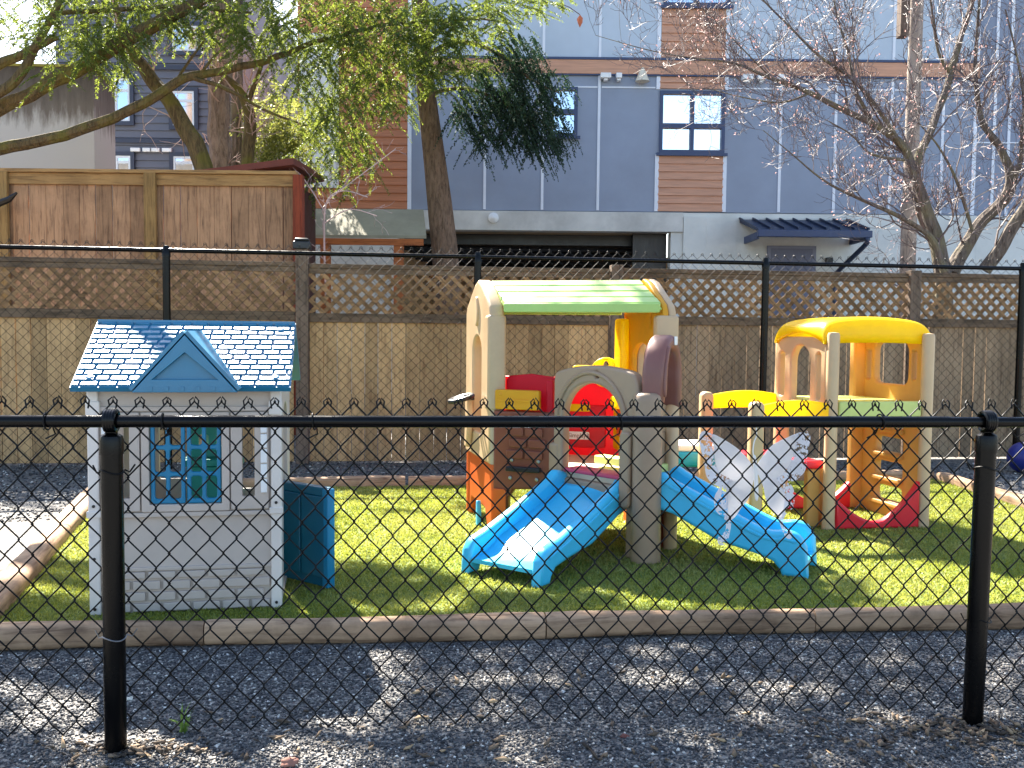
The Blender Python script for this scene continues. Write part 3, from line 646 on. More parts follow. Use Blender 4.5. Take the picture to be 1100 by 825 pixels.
# awning over the door
AW = plain('awning_metal', s(40, 52, 78), .38, .1, 3., .05, 40., .5, metal=.3)
x0, x1, z1, z0, zz = bx(795), bx(910), bz(236), bz(252), bz(259)
m = MB(); yo = YB - 1.15; yi = YB - .122
m.add([(x0, yi, z1), (x1, yi, z1), (x1 + .08, yo, z0), (x0 + .14, yo, z0), (x0 + .14, yo, z0 - .05), (x1 + .08, yo, z0 - .05), (x1, yi, z1 - .07), (x0, yi, z1 - .07)], [(0,3,2,1),(3,4,5,2),(4,7,6,5),(0,7,4,3),(1,2,5,6)])
for i in range(9):
    xa = x0 + (x1 - x0) * i / 8; m.add([(xa - .015, yi, z1 + .002), (xa + .015, yi, z1 + .002), (xa + .11 - .0, yo, z0 + .002), (xa + .08, yo, z0 + .002), (xa - .015, yi, z1 + .045), (xa + .015, yi, z1 + .045), (xa + .11, yo, z0 + .045), (xa + .08, yo, z0 + .045)], [(4,7,6,5),(0,4,5,1),(2,6,7,3),(0,3,7,4),(1,5,6,2)])
aw = m.build('awning', AW, ap, smooth=0); m = MB(); m.box(x0 + .1, x1 + .12, yo - .12, yo - .002, z0 - .16, z0 - .02); m.box(x0 + .1, x0 + .16, yo, yi, z0 - .2, z0 - .052); m.box(x1 + .06, x1 + .12, yo, yi, z0 - .2, z0 - .052); m.build('gutter', DFR, aw, smooth=0, bev=.012)
m = MB(); m.tube(smooth_pts([(x1 + .02, yo - .06, z0 - .15), (x1 + .02, yo - .05, z0 - .28), (x1 - .1, YB - .5, z0 - .6), (x1 - .22, YB - .2, z0 - .85), (x1 - .23, YB - .19, z0 - 1.4), (x1 - .23, YB - .19, .1)], 4), .05, 10); m.build('downpipe', AW, aw)
m = MB(); m.box(bx(825), bx(877), YB - .19, YB - .122, .1, bz(264)); dr = m.build('door', plain('door_frame_paint', s(120, 122, 140), .5, .05), ap, smooth=0)
m = MB(); m.box(bx(829), bx(873), YB - .2, YB - .192, .12, bz(267)); m.build('door_leaf', plain('door_leaf_paint', s(98, 100, 120), .5, .05), dr, smooth=0)
m = MB(); m.box(bx(888), bx(895), YB - .22, YB - .122, bz(284), bz(276)); m.build('wall_box', PL['black'], ap, smooth=0, bev=.01)

# lean-to roof of the neighbour, left of the fir
Yl = 15.6
ls = thing('lean_to', 'lean to shelter with grey sheet roof on orange timber beam between board fence and fir', 'shelter', (at(390, 255, Yl).x, Yl, 0))
A, B_ = at(328, 252, Yl), at(458, 253, Yl); A2, B2 = at(328, 224, Yl + .9), at(455, 225, Yl + .9)
m = MB(); m.add([A, B_, B2, A2] + [p - Vector((0, 0, .05)) for p in (A, B_, B2, A2)], [(0,1,2,3),(7,6,5,4),(0,4,5,1),(1,5,6,2),(2,6,7,3),(3,7,4,0)]); m.build('roof', plain('roofing_sheet', s(150, 146, 128), .9, .12, 3., .3, 80., .3, grime=.3), ls, smooth=0)
OW = wood('orange_timber', s(176, 104, 60), s(120, 66, 40), 'x', .1, .7, .2)
m = MB(); m.box(A.x + .02, B_.x - .05, Yl - .01, Yl + .06, A.z - .16, A.z - .055); m.build('beam', OW, ls, smooth=0)
for px in (349, 428):
    X = at(px, 260, Yl).x; m = MB(); m.box(X - .08, X + .08, Yl + .0, Yl + .12, 0, A.z - .162); m.build('post', OW, ls, smooth=0)
# far pale house seen through the trees
fh = thing('pale_house', 'far pale house glimpsed between the trunks beyond the slate house', 'house', (at(295, 150, 46).x, 46, 0))
X0, X1 = at(248, 150, 46).x, at(338, 150, 46).x
m = MB(); m.box(X0, X1, 46, 54, 0, at(290, 122, 46).z); m.build('wall', plain('pale_wall', s(206, 204, 200), .8), fh, smooth=0)
m = MB(); za = at(290, 122, 46).z; m.add([(X0 - .3, 45.7, za), (X1 + .3, 45.7, za), (X1 + .3, 50, za + 2), (X0 - .3, 50, za + 2), (X0 - .3, 54, za), (X1 + .3, 54, za)], [(0,1,2,3),(3,2,5,4),(0,3,4),(1,5,2)]); m.build('roof', plain('far_roof', s(110, 108, 112), .8), fh, smooth=0)
for k in (.2, .5, .8):
    m = MB(); X = X0 + (X1 - X0) * k; m.box(X - .6, X + .6, 45.92, 45.99, za - 2.2, za - .7); m.build('window', GL, fh, smooth=0)

# utility pole
up_ = thing('utility_pole', 'weathered grey wooden utility pole standing in front of the bare tree', 'pole', (at(977, 280, 15).x, 15, 0))
pb = at(975, 285, 15); pt = at(985, 0, 15); dv = pt - pb
m = MB(); m.tube([pb - dv * (pb.z / dv.z), pb + dv * .0, pb + dv * .5, pt, pt + dv * .3], [.125, .12, .11, .1, .095], 18)
m.build('pole', wood('pole_wood', s(166, 152, 140), s(88, 76, 68), 'z', .1, .9, .6, .6), up_)
m = MB(); q = at(972, 20, 14.8); m.box(q.x - .09, q.x + .05, 14.72, 14.9, at(972, 40, 14.8).z, q.z + .8); m.build('wood_cover', wood('cover_wood', s(112, 96, 84), s(60, 50, 44), 'z', .1, .9, .6), up_, smooth=0, bev=.01)
# ------------------------------------------------------------------ playhouse
Pa, Pb = gnd(96, 660.5, TZ), gnd(302, 655.5, TZ); W = (Pb - Pa).length; hr = math.atan2(Pb.y - Pa.y, Pb.x - Pa.x) + R_(3.6); Pb = Pa + Vector((math.cos(hr), math.sin(hr), 0)) * (W + .006); Pm = (Pa + Pb) / 2
ph = thing('playhouse', 'grey plastic playhouse with blue shingle roof, blue lattice shutters and teal door ajar', 'playhouse', Pm, hr)
KX = W / 206 * .98
W *= .978
def X_(px): return (px - 199) * KX
def Z_(py): return (657.5 - py) * .00428
MF = Matrix(((1, 0, 0, 0), (0, 0, -1, 0), (0, 1, 0, 0), (0, 0, 0, 1)))       # plate frame of the front wall (x, up, towards viewer)
def lp_(b, name, mat, par=ph, **k): return b.build(name, mat, par, world=False, **k)
HW = W / 2; HD = .78; ZT = 1.045
m = MB()
op = [rrect(X_(159), Z_(541), X_(238), Z_(446), .006), rrect(X_(259.5), Z_(534), X_(274), Z_(446), .006), rrect(X_(124), Z_(534), X_(139), Z_(446), .006)]
m.plate([rrect(-HW + .03, 0, HW - .03, ZT, .004)] + op, .03, .002, MF, z0=-.03)
# embossed bricks along the foot
rows = [(657.2, 647), (645.8, 635), (633.8, 623), (621.8, 613)]
for i, (y1, y0) in enumerate(rows):
    x = -HW + .045 - (.065 if i % 2 else 0)
    while x < HW - .05:
        a, b_ = max(x, -HW + .045), min(x + .125, HW - .045)
        if b_ - a > .03: m.box(a + .004, b_ - .004, -.016, .0005, Z_(y1) + .008, Z_(y0))
        x += .131
m.box(-HW + .03, HW - .03, -.012, .0006, Z_(612), Z_(608)); m.box(-HW + .03, HW - .03, -.02, .0006, Z_(554), Z_(549)); m.box(-HW + .03, HW - .03, -.016, .0006, Z_(441), Z_(436))
lp_(m, 'wall', PL['grey'], bev=.003)
m = MB(); MBk = Matrix(((1, 0, 0, 0), (0, 0, -1, HD), (0, 1, 0, 0), (0, 0, 0, 1)))
m.plate([rrect(-HW + .03, 0, HW - .03, ZT, .004), rrect(-.26, .5, -.02, .92, .01), rrect(.04, .44, .30, .92, .01)], .03, .002, MBk)
lp_(m, 'wall', PL['grey'])
for sx_ in (-1, 1):
    M = Matrix(((0, 0, 1, sx_ * (HW - .03) - (.0 if sx_ > 0 else .03)), (1, 0, 0, .004), (0, 1, 0, 0), (0, 0, 0, 1))); m = MB()
    gab = [(0, 0), (HD - .008, 0), (HD - .008, ZT), (HD / 2, 1.30), (0, ZT)]
    hole = archhole(.22, .56, .46 if sx_ < 0 else .02, .82, .94) if sx_ > 0 else rrect(.2, .5, .52, .9, .02)
    m.plate([gab, hole], .03, .002, M); lp_(m, 'wall', PL['grey'])
for sx_ in (-1, 1):
    m = MB(); xa = sx_ * (HW - .018); 
    m.plate([rrect(-.024, 0, .024, ZT - .005, .006)], .05, .006, Matrix.Translation((xa, .028, 0)) @ MF)
    for z in (.03, .26, .50, Z_(438) + .02): m.tube([(xa, -.0225, z), (xa, -.0265, z)], .007, 10, mi=1)
    if True:
        m.plate([rrect(-.03, Z_(445), .03, Z_(430), .006)], .03, .004, Matrix.Translation((xa - sx_ * .002, -.0, 0)) @ MF); m.plate([rrect(-.03, Z_(553), .03, Z_(546), .004)], .028, .003, Matrix.Translation((xa, .0, 0)) @ MF)
    lp_(m, 'corner_post', [PL['greylite'], PL['black']])
def wframe(a, b_, c, d, hole, name='window_frame', th=.022):
    m = MB(); m.plate([rrect(X_(a), Z_(d), X_(b_), Z_(c), .008), hole], th, .004, MF, z0=.0012); return lp_(m, name, PL['grey'])
wframe(151, 246, 442, 548.5, rrect(X_(159.5), Z_(540.5), X_(237.5), Z_(446.5), .004))
r_ = wframe(247.5, 289, 442, 547.5, rrect(X_(260), Z_(533.5), X_(273.5), Z_(446.5), .004)); l_ = wframe(109, 149.5, 442, 547.5, rrect(X_(124.5), Z_(533.5), X_(138.5), Z_(446.5), .004))
for a, b_, par in ((280.5, 287.5, r_), (110.5, 117.5, l_)):
    m = MB()
    for k in range(5):
        z0 = Z_(530) + k * (Z_(449) - Z_(530)) / 5; m.box(X_(a), X_(b_), -.036, -.0235, z0 + .003, z0 + (Z_(449) - Z_(530)) / 5 - .003)
    lp_(m, 'shutter_strip', PL['white'], par, bev=.003)
# pair of blue lattice shutters
for a, b_ in ((160, 198), (199, 237)):
    xa, xb, za, zb = X_(a) + .002, X_(b_) - .002, Z_(540), Z_(447); hs = []
    for i in range(2):
        for j in range(3):
            cx0 = xa + .014 + i * (xb - xa - .018) / 2; cx1 = cx0 + (xb - xa - .018) / 2 - .014; cz0 = za + .022 + j * (zb - za - .03) / 3; cz1 = cz0 + (zb - za - .03) / 3 - .02
            hs.append(rrect(cx0 + .004, cz0, cx1, cz1, .012, 3))
    m = MB(); m.plate([rrect(xa, za, xb, zb, .006)] + hs, .022, .005, MF, z0=.002 - .012); lp_(m, 'shutter', PL['blue'])
# teal play counter seen inside through the shutters
m = MB(); m.box(-.10, .16, HD - .16, HD - .04, .02, .58); m.box(-.12, .18, HD - .18, HD - .04, .584, .62); m.plate([rrect(-.1, .0, .14, .28, .02), rrect(-.05, .06, .0, .12, .01), rrect(.04, .06, .09, .12, .01), rrect(-.05, .16, .0, .22, .01), rrect(.04, .16, .09, .22, .01)], .03, .004, Matrix.Translation((0, HD - .06, .622)) @ MF)
lp_(m, 'play_kitchen', plastic('teal_green_plastic', s(24, 150, 140)), bev=.004)
# roof
EY, EZ, RY, RZh = -.105, ZT - .005, HD / 2, 1.335
def roofslab(front=True):
    m = MB(); sgn = 1
    ex = .47; dy, dz = RY - EY, RZh - EZ; L = math.hypot(dy, dz); ang = math.atan2(dz, dy)
    M = Matrix.Translation((0, EY, EZ)) @ Matrix.Rotation(ang, 4, 'X')
    if not front: M = Matrix.Translation((0, HD, 0)) @ Matrix.Rotation(math.pi, 4, 'Z') @ M
    m.box(-ex, ex, 0, L, -.022, 0, M)
    rows = 13; h = L / rows; rr = random.Random(2)
    for i in range(rows):
        x = -ex + (.0 if i % 2 else -.04); 
        while x < ex - .01:
            wd = rr.choice((.078, .078, .06, .095)); a, b_ = max(x, -ex), min(x + wd, ex); y0, y1 = i * h, (i + 1) * h
            if b_ - a > .015:
                vs = [(a + .004, y0 + .005, 0), (b_ - .004, y0 + .005, 0), (b_ - .004, y1 - .0035, 0), (a + .004, y1 - .0035, 0), (a + .0065, y0 + .008, .011), (b_ - .0065, y0 + .008, .011), (b_ - .0065, y1 - .005, .0065), (a + .0065, y1 - .005, .0065)]
                m.add([(p[0], p[1], p[2] + .0003) for p in vs], [(4,5,6,7),(0,1,5,4),(1,2,6,5),(2,3,7,6),(3,0,4,7)], M)
            x += wd
    for (x, y) in ((-.40, L * .86), (.40, L * .86), (-.40, L * .12), (.40, L * .12)) : m.lathe([(.02, .0), (.018, .007), (.010, .010), (0, .0105)], 14, M @ Matrix.Translation((x, y, .004)))
    return m
rfm = roofslab(True); bk = roofslab(False); off = len(rfm.v); rfm.v += bk.v; rfm.f += [tuple(i + off for i in f) for f in bk.f]; rfm.m += bk.m
rfm.box(-.465, .465, RY - .022, RY + .022, RZh - .012, RZh + .008)
roof = lp_(rfm, 'roof', PL['roofblue'], smooth=0)
m = MB(); dw, dz0, dzt, dy0 = .212, ZT - .012, 1.262, -.135
ybk = EY + (dzt - EZ) / (RZh - EZ) * (RY - EY)
m.add([(-dw, dy0, dz0), (dw, dy0, dz0), (0, dy0, dzt), (-dw, EY + .02, dz0), (dw, EY + .02, dz0), (0, ybk, dzt)], [(0,1,2),(0,2,5,3),(1,4,5,2),(0,3,4,1)])
for sg in (-1, 1):    # raised roof plates on the dormer and their front edge
    a = Vector((sg * (dw + .012), dy0 - .02, dz0 - .004)); c = Vector((0, dy0 - .02, dzt + .02)); ab = Vector((sg * (dw + .012), EY + .03, dz0 - .004)); cb = Vector((0, ybk + .02, dzt + .02)); dn = Vector((-sg * .0, 0, -.02))
    nn = (c - a).cross(ab - a).normalized(); nn = nn if nn.z > 0 else -nn; e = nn * .016
    q = [a, c, cb, ab]; q2 = [v + e for v in q]; m.add(q + q2, [(0,1,2,3),(7,6,5,4),(0,4,5,1),(1,5,6,2),(2,6,7,3),(3,7,4,0)])
m.plate([[(-dw - .01, dz0 - .012), (dw + .01, dz0 - .012), (0, dzt + .012)], [(-dw + .075, dz0 + .045), (dw - .075, dz0 + .045), (0, dzt - .065)]], .02, .003, Matrix.Translation((0, dy0 - .0015, 0)) @ MF)
for k in range(6): m.box(-dw + .06 + k * .066, -.19 + .055 + k * .066, dy0 - .026, dy0 - .022, dz0 - .004, dz0 + .014)
m.v = [(p[0] + .02, p[1], p[2]) for p in m.v]; lp_(m, 'dormer', PL['roofblue'], roof, smooth=0)
# door ajar on the right side
Da, Db = gnd(303, 619, TZ), gnd(357, 632.5, TZ); Md, Ld = frame(Da, Db, TZ + .01)
m = MB(); m.plate([rrect(0, 0, Ld, .50, .015)], .03, .006, Md)
for x in (.02, Ld * .52): m.plate([rrect(x, .05, x + Ld * .44, .46, .015)], .012, .005, Md, z0=.031)
m.plate([rrect(-.0, .46, Ld, .505, .01)], .05, .006, Md, z0=-.01)
dr = m.build('door', PL['teal'], ph)
m = MB(); m.plate([rrect(Ld - .03, .0, Ld + .012, .5, .008)], .05, .006, Md, z0=-.008); m.build('door_edge', PL['blue'], dr)

# ------------------------------------------------------------------ play tower with two slides
A, B, C_, D, E, F_ = [Vector((x, y, 0)) for x, y in ((-.10, 5.95), (.28, 5.80), (.772, 5.265), (.935, 5.585), (.80, 6.42), (-.29, 6.70))]
tw_ = thing('play_tower', 'tan play tower with green slatted canopy, grey arch and two blue slides', 'play tower', (.35, 5.95, TZ))
def P_(m, name, mat, par=tw_, **k): return m.build(name, mat, par, **k)
# side walls with the gables
MFA, LFA = frame(F_, A, TZ)
gab = lambda L, z0: [(0, z0), (L, z0), (L, 1.43), (L - .03, 1.475), (L * .62, 1.625), (L * .5, 1.65), (L * .38, 1.625), (.03, 1.475), (0, 1.43)]
m = MB(); win = archhole(.24, LFA - .26, .62, 1.17, 1.27)
m.plate([gab(LFA, .45), win, ell(LFA * .5, 1.48, .012, .012, 10)], .095, .018, MFA, z0=-.05); m.plate([ell(LFA * .5, 1.44, .05, .10)], .03, .01, MFA, z0=.03)
m.plate([rrect(LFA - .10, .8, LFA + .01, 1.41, .02)], .12, .02, MFA, z0=-.062)
gl_ = P_(m, 'gable_wall', PL['tan'], smooth=45)
m = MB(); m.plate([[(0, 0), (.09, 0), (.14, .13), (LFA - .2, .13), (LFA - .12, 0), (LFA, 0), (LFA, .46), (0, .46)]], .07, .014, MFA, z0=-.045); m.plate([rrect(-.01, 0, .055, .80, .02)], .09, .018, MFA, z0=-.055); P_(m, 'base_wall', PL['orange'], smooth=45)
m = MB(); m.plate([[(.16, .5), (.24, .5), (.30, .74), (.26, .84), (.18, .84), (.2, .7)]], .04, .01, MFA, z0=.048); P_(m, 'side_handle', PL['tan'])
MDE, LDE = frame(E, D, TZ)
m = MB(); wr_ = archhole(.22, LDE - .24, .86, 1.13, 1.24)
m.plate([gab(LDE, .45), wr_, ell(LDE * .72, 1.38, .025, .05)], .035, .008, MDE, z0=.0015); P_(m, 'gable_wall', PL['gold'], smooth=45)
m = MB(); m.plate([gab(LDE, .45), wr_, ell(LDE * .72, 1.38, .025, .05)], .045, .012, MDE, z0=-.046); m.plate([rrect(LDE - .085, .5, LDE + .015, 1.41, .02)], .135, .02, MDE, z0=-.062); P_(m, 'gable_wall', PL['tan'], smooth=45)
m = MB(); m.plate([rrect(-.02, .5, .16, 1.40, .02)], .06, .02, MDE, z0=.038); P_(m, 'corner_panel', PL['yellow'], smooth=45)
m = MB(); m.plate([[(0, 0), (LDE, 0), (LDE, .448), (0, .448)], archhole(.2, LDE - .2, .04, .24, .36)], .06, .014, MDE, z0=-.04); P_(m, 'base_wall', PL['orange'], smooth=45)
# canopy: front and rear slatted slopes
dirW = (D - A).normalized()
ra, rb = (A + F_) / 2, (D + E) / 2
m = MB(); up3 = Vector((0, 0, 1))
for (e0, e1, sg) in ((A, D, 1), (F_, E, -1)):
    e0 = e0 + dirW * .052; e1 = e1 - dirW * .052; r0 = ra + dirW * .052; r1 = rb - dirW * .052
    z0, z1 = TZ + 1.452, TZ + 1.618; out = (e0 - r0).normalized() * .02
    n = 4; 
    def q(u, v): 
        p0 = r0 + (e0 + out - r0) * v; p1 = r1 + (e1 + out - r1) * v; p = p0 + (p1 - p0) * u; return Vector((p.x, p.y, z1 + (z0 - z1) * v))
    for i in range(n):
        va, vb = i / n, (i + 1) / n - .045; t = .028 if i < n - 1 else .03
        c = [q(0, va), q(1, va), q(1, vb), q(0, vb)]; top = [p + up3 * t for p in c]; c = [p - up3 * .012 for p in c]
        m.add(c + top, [(0,1,2,3),(7,6,5,4),(0,4,5,1),(1,5,6,2),(2,6,7,3),(3,7,4,0)])
    c = [q(0, 0), q(1, 0), q(1, 1), q(0, 1)]; m.add([p + up3 * .004 for p in c] + [p - up3 * .014 for p in c], [(0,1,2,3),(7,6,5,4),(0,4,5,1),(1,5,6,2),(2,6,7,3),(3,7,4,0)])
    Mf, Lf = frame(e0 if sg > 0 else e1, e1 if sg > 0 else e0, 0); m.plate([rrect(0, z0 - .026, Lf, z0 + .03, .01)], .025, .006, Mf, z0=.0)
P_(m, 'canopy', PL['green'], smooth=40, bev=.006)
# front left brown climbing wall
MAB, LAB = frame(A, B, TZ)
m = MB(); m.plate([[(-.01, 0), (.085, 0), (.09, .24), (.13, .30), (LAB, .32), (LAB, .80), (-.01, .80)]], .07, .014, MAB, z0=-.05)
for i in range(4):
    z = .50 + i * .072
    for j in range(2): m.plate([rrect(.085 + j * .13 + (.02 if i % 2 else 0), z, .20 + j * .13 + (.02 if i % 2 else 0), z + .055, .012)], .018, .006, MAB, z0=.0205)
cl_ = P_(m, 'climbing_wall', PL['brown'], smooth=45)
m = MB(); m.plate([rrect(-.012, 0, .085, .30, .02), ], .012, .004, MAB, z0=.022); P_(m, 'base_wall', PL['orange'], smooth=45)
m = MB(); m.plate([rrect(.09, .42, .32, .452, .008)], .04, .006, MAB, z0=.0205); P_(m, 'step', PL['black'], cl_)
m = MB()
for x, z in ((.11, .375), (.29, .375), (.12, .49), (.3, .49)): m.lathe([(.013, 0), (.011, .008), (0, .011)], 12, MAB @ Matrix.Translation((x, z, .021)))
P_(m, 'bolt', galv, cl_)
m = MB(); m.plate([rrect(.0, .81, .30, .935, .012)], .045, .008, MAB, z0=-.02); m.plate([rrect(.012, .86, .288, .874, .004)], .006, .002, MAB, z0=.0255); m.lathe([(.012, 0), (0, .008)], 12, MAB @ Matrix.Translation((.04, .905, .026))); P_(m, 'front_panel', PL['gold'], smooth=45)
# platform
m = MB(); poly = [(p.x, p.y) for p in (A, B, C_, D, E, F_)]; cxy = (sum(p[0] for p in poly) / 6, sum(p[1] for p in poly) / 6); pin = [(x + (cxy[0] - x) * .06, y + (cxy[1] - y) * .06) for x, y in poly]
m.plate([pin], .05, .008, Matrix.Translation((0, 0, TZ + .40))); P_(m, 'platform', PL['cream'])
MBC, LBC = frame(B, C_, TZ)
m = MB(); m.plate([rrect(.10, .475, LBC - .09, .525, .01)], .10, .01, MBC, z0=-.34); P_(m, 'step', PL['ltgreen'])
m = MB(); m.plate([rrect(.10, .448, LBC - .10, .472, .008)], .16, .008, MBC, z0=-.12); P_(m, 'slide_sill', PL['pink'])
# back wall: red door panel with yellow slot and a white name plate
MEF, LEF = frame(F_, E, TZ)
m = MB(); m.plate([[(.1, .44), (LEF - .06, .44), (LEF - .06, .92), (LEF - .08, .97), (.9, .99), (.2, .99), (.12, .96), (.1, .92)]], .05, .012, MEF, z0=-.03)
for a, b_, c, d in ((.50, .50, .98, .80),): m.plate([rrect(a, b_, c, d, .02)], .014, .006, MEF, z0=.018)
bw = P_(m, 'back_wall', PL['red'], smooth=45)
def onb(px, py):   # plate coordinates on the back wall
    p = at(px, py, 6.5); d = p - EYE; u = (E - F_).normalized(); k = ((F_.x - EYE.x) * d.y - (F_.y - EYE.y) * d.x) / (u.y * d.x - u.x * d.y); Y = (F_ + u * k).y; p = at(px, py, Y); return k, p.z - TZ
a, b_ = onb(610, 441), onb(635, 434); m = MB(); m.plate([rrect(a[0], a[1], b_[0], b_[1], .012)], .014, .005, MEF, z0=.033); P_(m, 'slot', PL['yellow'], bw)
a, b_ = onb(611.5, 471), onb(634, 463.5); m = MB(); m.plate([rrect(a[0], a[1], b_[0], b_[1], .01)], .010, .003, MEF, z0=.033); pl_ = P_(m, 'name_plate', PL['white'], bw)
tx = bpy.data.curves.new('t', 'FONT'); tx.body = 'Simplay3'; tx.size = .042; tx.extrude = .0008; tx.align_x = 'CENTER'; tx.align_y = 'CENTER'; to = bpy.data.objects.new('t', tx); tmp.objects.link(to)
me = bpy.data.meshes.new_from_object(to.evaluated_get(bpy.context.evaluated_depsgraph_get())); m = MB(); m.add([v.co.copy() for v in me.vertices], [tuple(p.vertices) for p in me.polygons], MEF @ Matrix.Translation(((a[0] + b_[0]) / 2, (a[1] + b_[1]) / 2, .0452)) @ Matrix.Scale(1.0, 4))
bpy.data.objects.remove(to); P_(m, 'lettering', PL['plum'], pl_, smooth=0)
a = onb(651, 400); m = MB(); m.plate([ell(a[0], a[1], .105, .105, 28), ell(a[0], a[1] + .05, .02, .03), ell(a[0] - .045, a[1] - .03, .024, .024), ell(a[0] + .045, a[1] - .03, .024, .024)], .05, .014, MEF, z0=-.02); P_(m, 'play_wheel', PL['yellow'], smooth=45)
m = MB(); a = onb(628, 405); m.plate([rrect(a[0] - .09, .985, a[0] + .26, 1.075, .03)], .04, .01, MEF, z0=-.025); P_(m, 'top_rail', PL['yellow'], smooth=45)
# red guard over the climbing wall, behind the yellow panel
m = MB(); MAB2 = MAB @ Matrix.Translation((.05, 0, -.12)); m.plate([[(-.02, .78), (.32, .78), (.32, 1.0), (.30, 1.02), (.15, 1.035), (.0, 1.02), (-.02, .99)]], .03, .01, MAB2); m.plate([rrect(.275, .55, .325, 1.0, .015)], .06, .012, MAB2, z0=.031); P_(m, 'guard_panel', PL['red'], smooth=45)
# grey arch over slide one
top_ = smooth_pts([(LBC * .93, .97), (LBC * .915, 1.03), (LBC * .86, 1.075), (LBC * .72, 1.095), (LBC * .52, 1.108), (LBC * .3, 1.10), (LBC * .1, 1.075), (.012, 1.05), (0, 1.0)], 4)
arc_o = [(0, 0), (.078, 0), (.08, .30), (LBC * .82, .28), (LBC * .82, 0), (LBC * .95, 0), (LBC * .95, .965)] + top_
hole = archhole(.078, .55, .41, .78, 1.0, 24)
m = MB(); m.plate([arc_o, hole, ell(.36, 1.052, .014, .018, 12)], .075, .016, MBC, z0=-.045)
cc = [((.315 + .285 * math.cos(a)), .74 + .325 * math.sin(a), .032) for a in np.linspace(R_(8), R_(172), 22)]; m.tube([MBC @ Vector(q) for q in cc], .014, 8)
m.plate([rrect(-.05, 0, .055, .62, .02)], .085, .02, MBC, z0=-.05)
ar = P_(m, 'arch_panel', PL['taupe'], smooth=45)
m = MB(); m.lathe([(.013, 0), (.013, .03), (0, .034)], 12, MBC @ Matrix.Translation((.36, 1.052, -.02))); P_(m, 'button', PL['redbase'], ar)
# round corner post
Mt = Matrix.Translation((C_.x, C_.y, TZ)); m = MB(); m.lathe([(.086, 0), (.088, .02), (.084, .2), (.084, .92), (.078, .95), (.06, .965), (0, .968)], 28, Mt)
m.plate([rrect(-.05, .30, .03, .74, .03)], .03, .012, MBC @ Matrix.Translation((LBC - .09, 0, .055)))
P_(m, 'corner_post', PL['taupe'], smooth=45)
m = MB(); m.lathe([(.042, 0), (.042, .86), (.03, .885), (0, .89)], 18, Matrix.Translation((D.x + .03, D.y - .01, TZ))); P_(m, 'corner_post', PL['tan'])
# plum arch over slide two
MCD, LCD = frame(C_, D, TZ)
m = MB(); o_ = [(-.02, .90), (.05, .90), (.055, 1.05)] + [(LCD * .5 + .115 * math.cos(a), 1.06 + .15 * math.sin(a)) for a in np.linspace(R_(176), R_(4), 14)] + [(LCD - .055, .90), (LCD + .02, .84), (LCD + .02, 1.0)] + [(LCD * .5 + (LCD * .5 + .02) * math.cos(a), 1.03 + .265 * math.sin(a)) for a in np.linspace(R_(8), R_(172), 16)]
m.plate([o_], .13, .03, MCD, z0=-.04); m.plate([closed_smooth([(0.0, .96), (.03, .96), (.045, 1.12), (.09, 1.22), (.06, 1.22), (.01, 1.1)], 3)], .02, .008, MCD, z0=.082); pa = P_(m, 'slide_arch', PL['plum'], smooth=50)
m = MB(); m.plate([rrect(LCD * .5 - .0, 1.235, LCD * .5 + .05, 1.285, .006)], .006, .002, MCD, z0=.0905); P_(m, 'sticker', PL['white'], pa)
m = MB(); m.plate([[(0, 0), (LCD, 0), (LCD, .38), (0, .38)]], .05, .01, MCD, z0=-.06); P_(m, 'base_wall', PL['brown'])
m = MB(); m.plate([[(.06, .5), (LCD, .5), (LCD, .72), (.2, .72), (.1, .66)]], .05, .014, MCD, z0=-.05); P_(m, 'guard_panel', PL['taupe'])
m = MB(); m.plate([rrect(.08, .6, LDE - .05, .86, .02)], .04, .01, MDE, z0=.06); P_(m, 'inner_panel', PL['orange'])
m = MB(); cxy_ = D + Vector((-.06, .16, 0)); m.plate([rrect(.1, .80, .3, .88, .03)], .05, .014, MDE, z0=.105); P_(m, 'inner_rail', PL['yellow'])
# slides
def slide(top, foot, wd, H=.41, tall=.085, name='slide', endw=.09, flare=0.):
    d = Vector((foot.x - top.x, foot.y - top.y, 0)); L = d.length; d.normalize(); wv = d.cross(Vector((0, 0, 1))) * -1        # left of travel
    M = lambda off: Matrix(((d.x, 0, d.cross(up3).x, top.x + wv.x * off), (d.y, 0, d.cross(up3).y, top.y + wv.y * off), (0, 1, 0, TZ), (0, 0, 0, 1)))
    bed = smooth_pts([(-.05, H), (.03, H), (.10, H - .035), (L * .45, H * .62), (L * .72, .158), (L * .86, .10), (L, .085)], 5)
    m = MB(); rt_ = .07
    prof = bed + [(p[0], p[1] - .022) for p in reversed(bed)]
    m.plate([prof], wd - 2 * rt_ + .01, .004, M(0), z0=-(wd / 2 - rt_ + .005))
    topc = smooth_pts([(-.05, H + tall * .7), (.05, H + tall), (.13, H - .04 + tall), (L * .45, H * .62 + tall), (L * .74, .152 + tall * .95), (L * .87, .115 + tall + flare), (L * .95, .10 + tall * .95 + flare), (L + .0, .075 + tall * .6 + flare)], 4)
    low = [(L + .012, 0), (L - endw, 0), (L - endw - .012, .035), (L - endw - .05, .075), (L * .74 - .02, .10), (L * .45, H * .58 - .085), (.12, H - .13), (-.02, H - .10), (-.05, H - .05)]
    for sg in (1, -1):
        m.plate([topc + low], rt_, .022, M(sg * (wd / 2 - rt_ / 2)), z0=-rt_ / 2)
        ridge = [(p[0], p[1] - .045) for p in topc[4:-5]]
        mm = M(sg * (wd / 2 - rt_ / 2)); zz = -.033 if sg > 0 else .033
        m.tube([mm @ Vector((a, b, zz)) for a, b in ridge], .010, 6)
    return m.build(name, PL['slide'], tw_, smooth=50)
slide(Vector((.485, 5.58, 0)), Vector((-.052, 4.83, 0)), .53, H=.375, endw=.085)
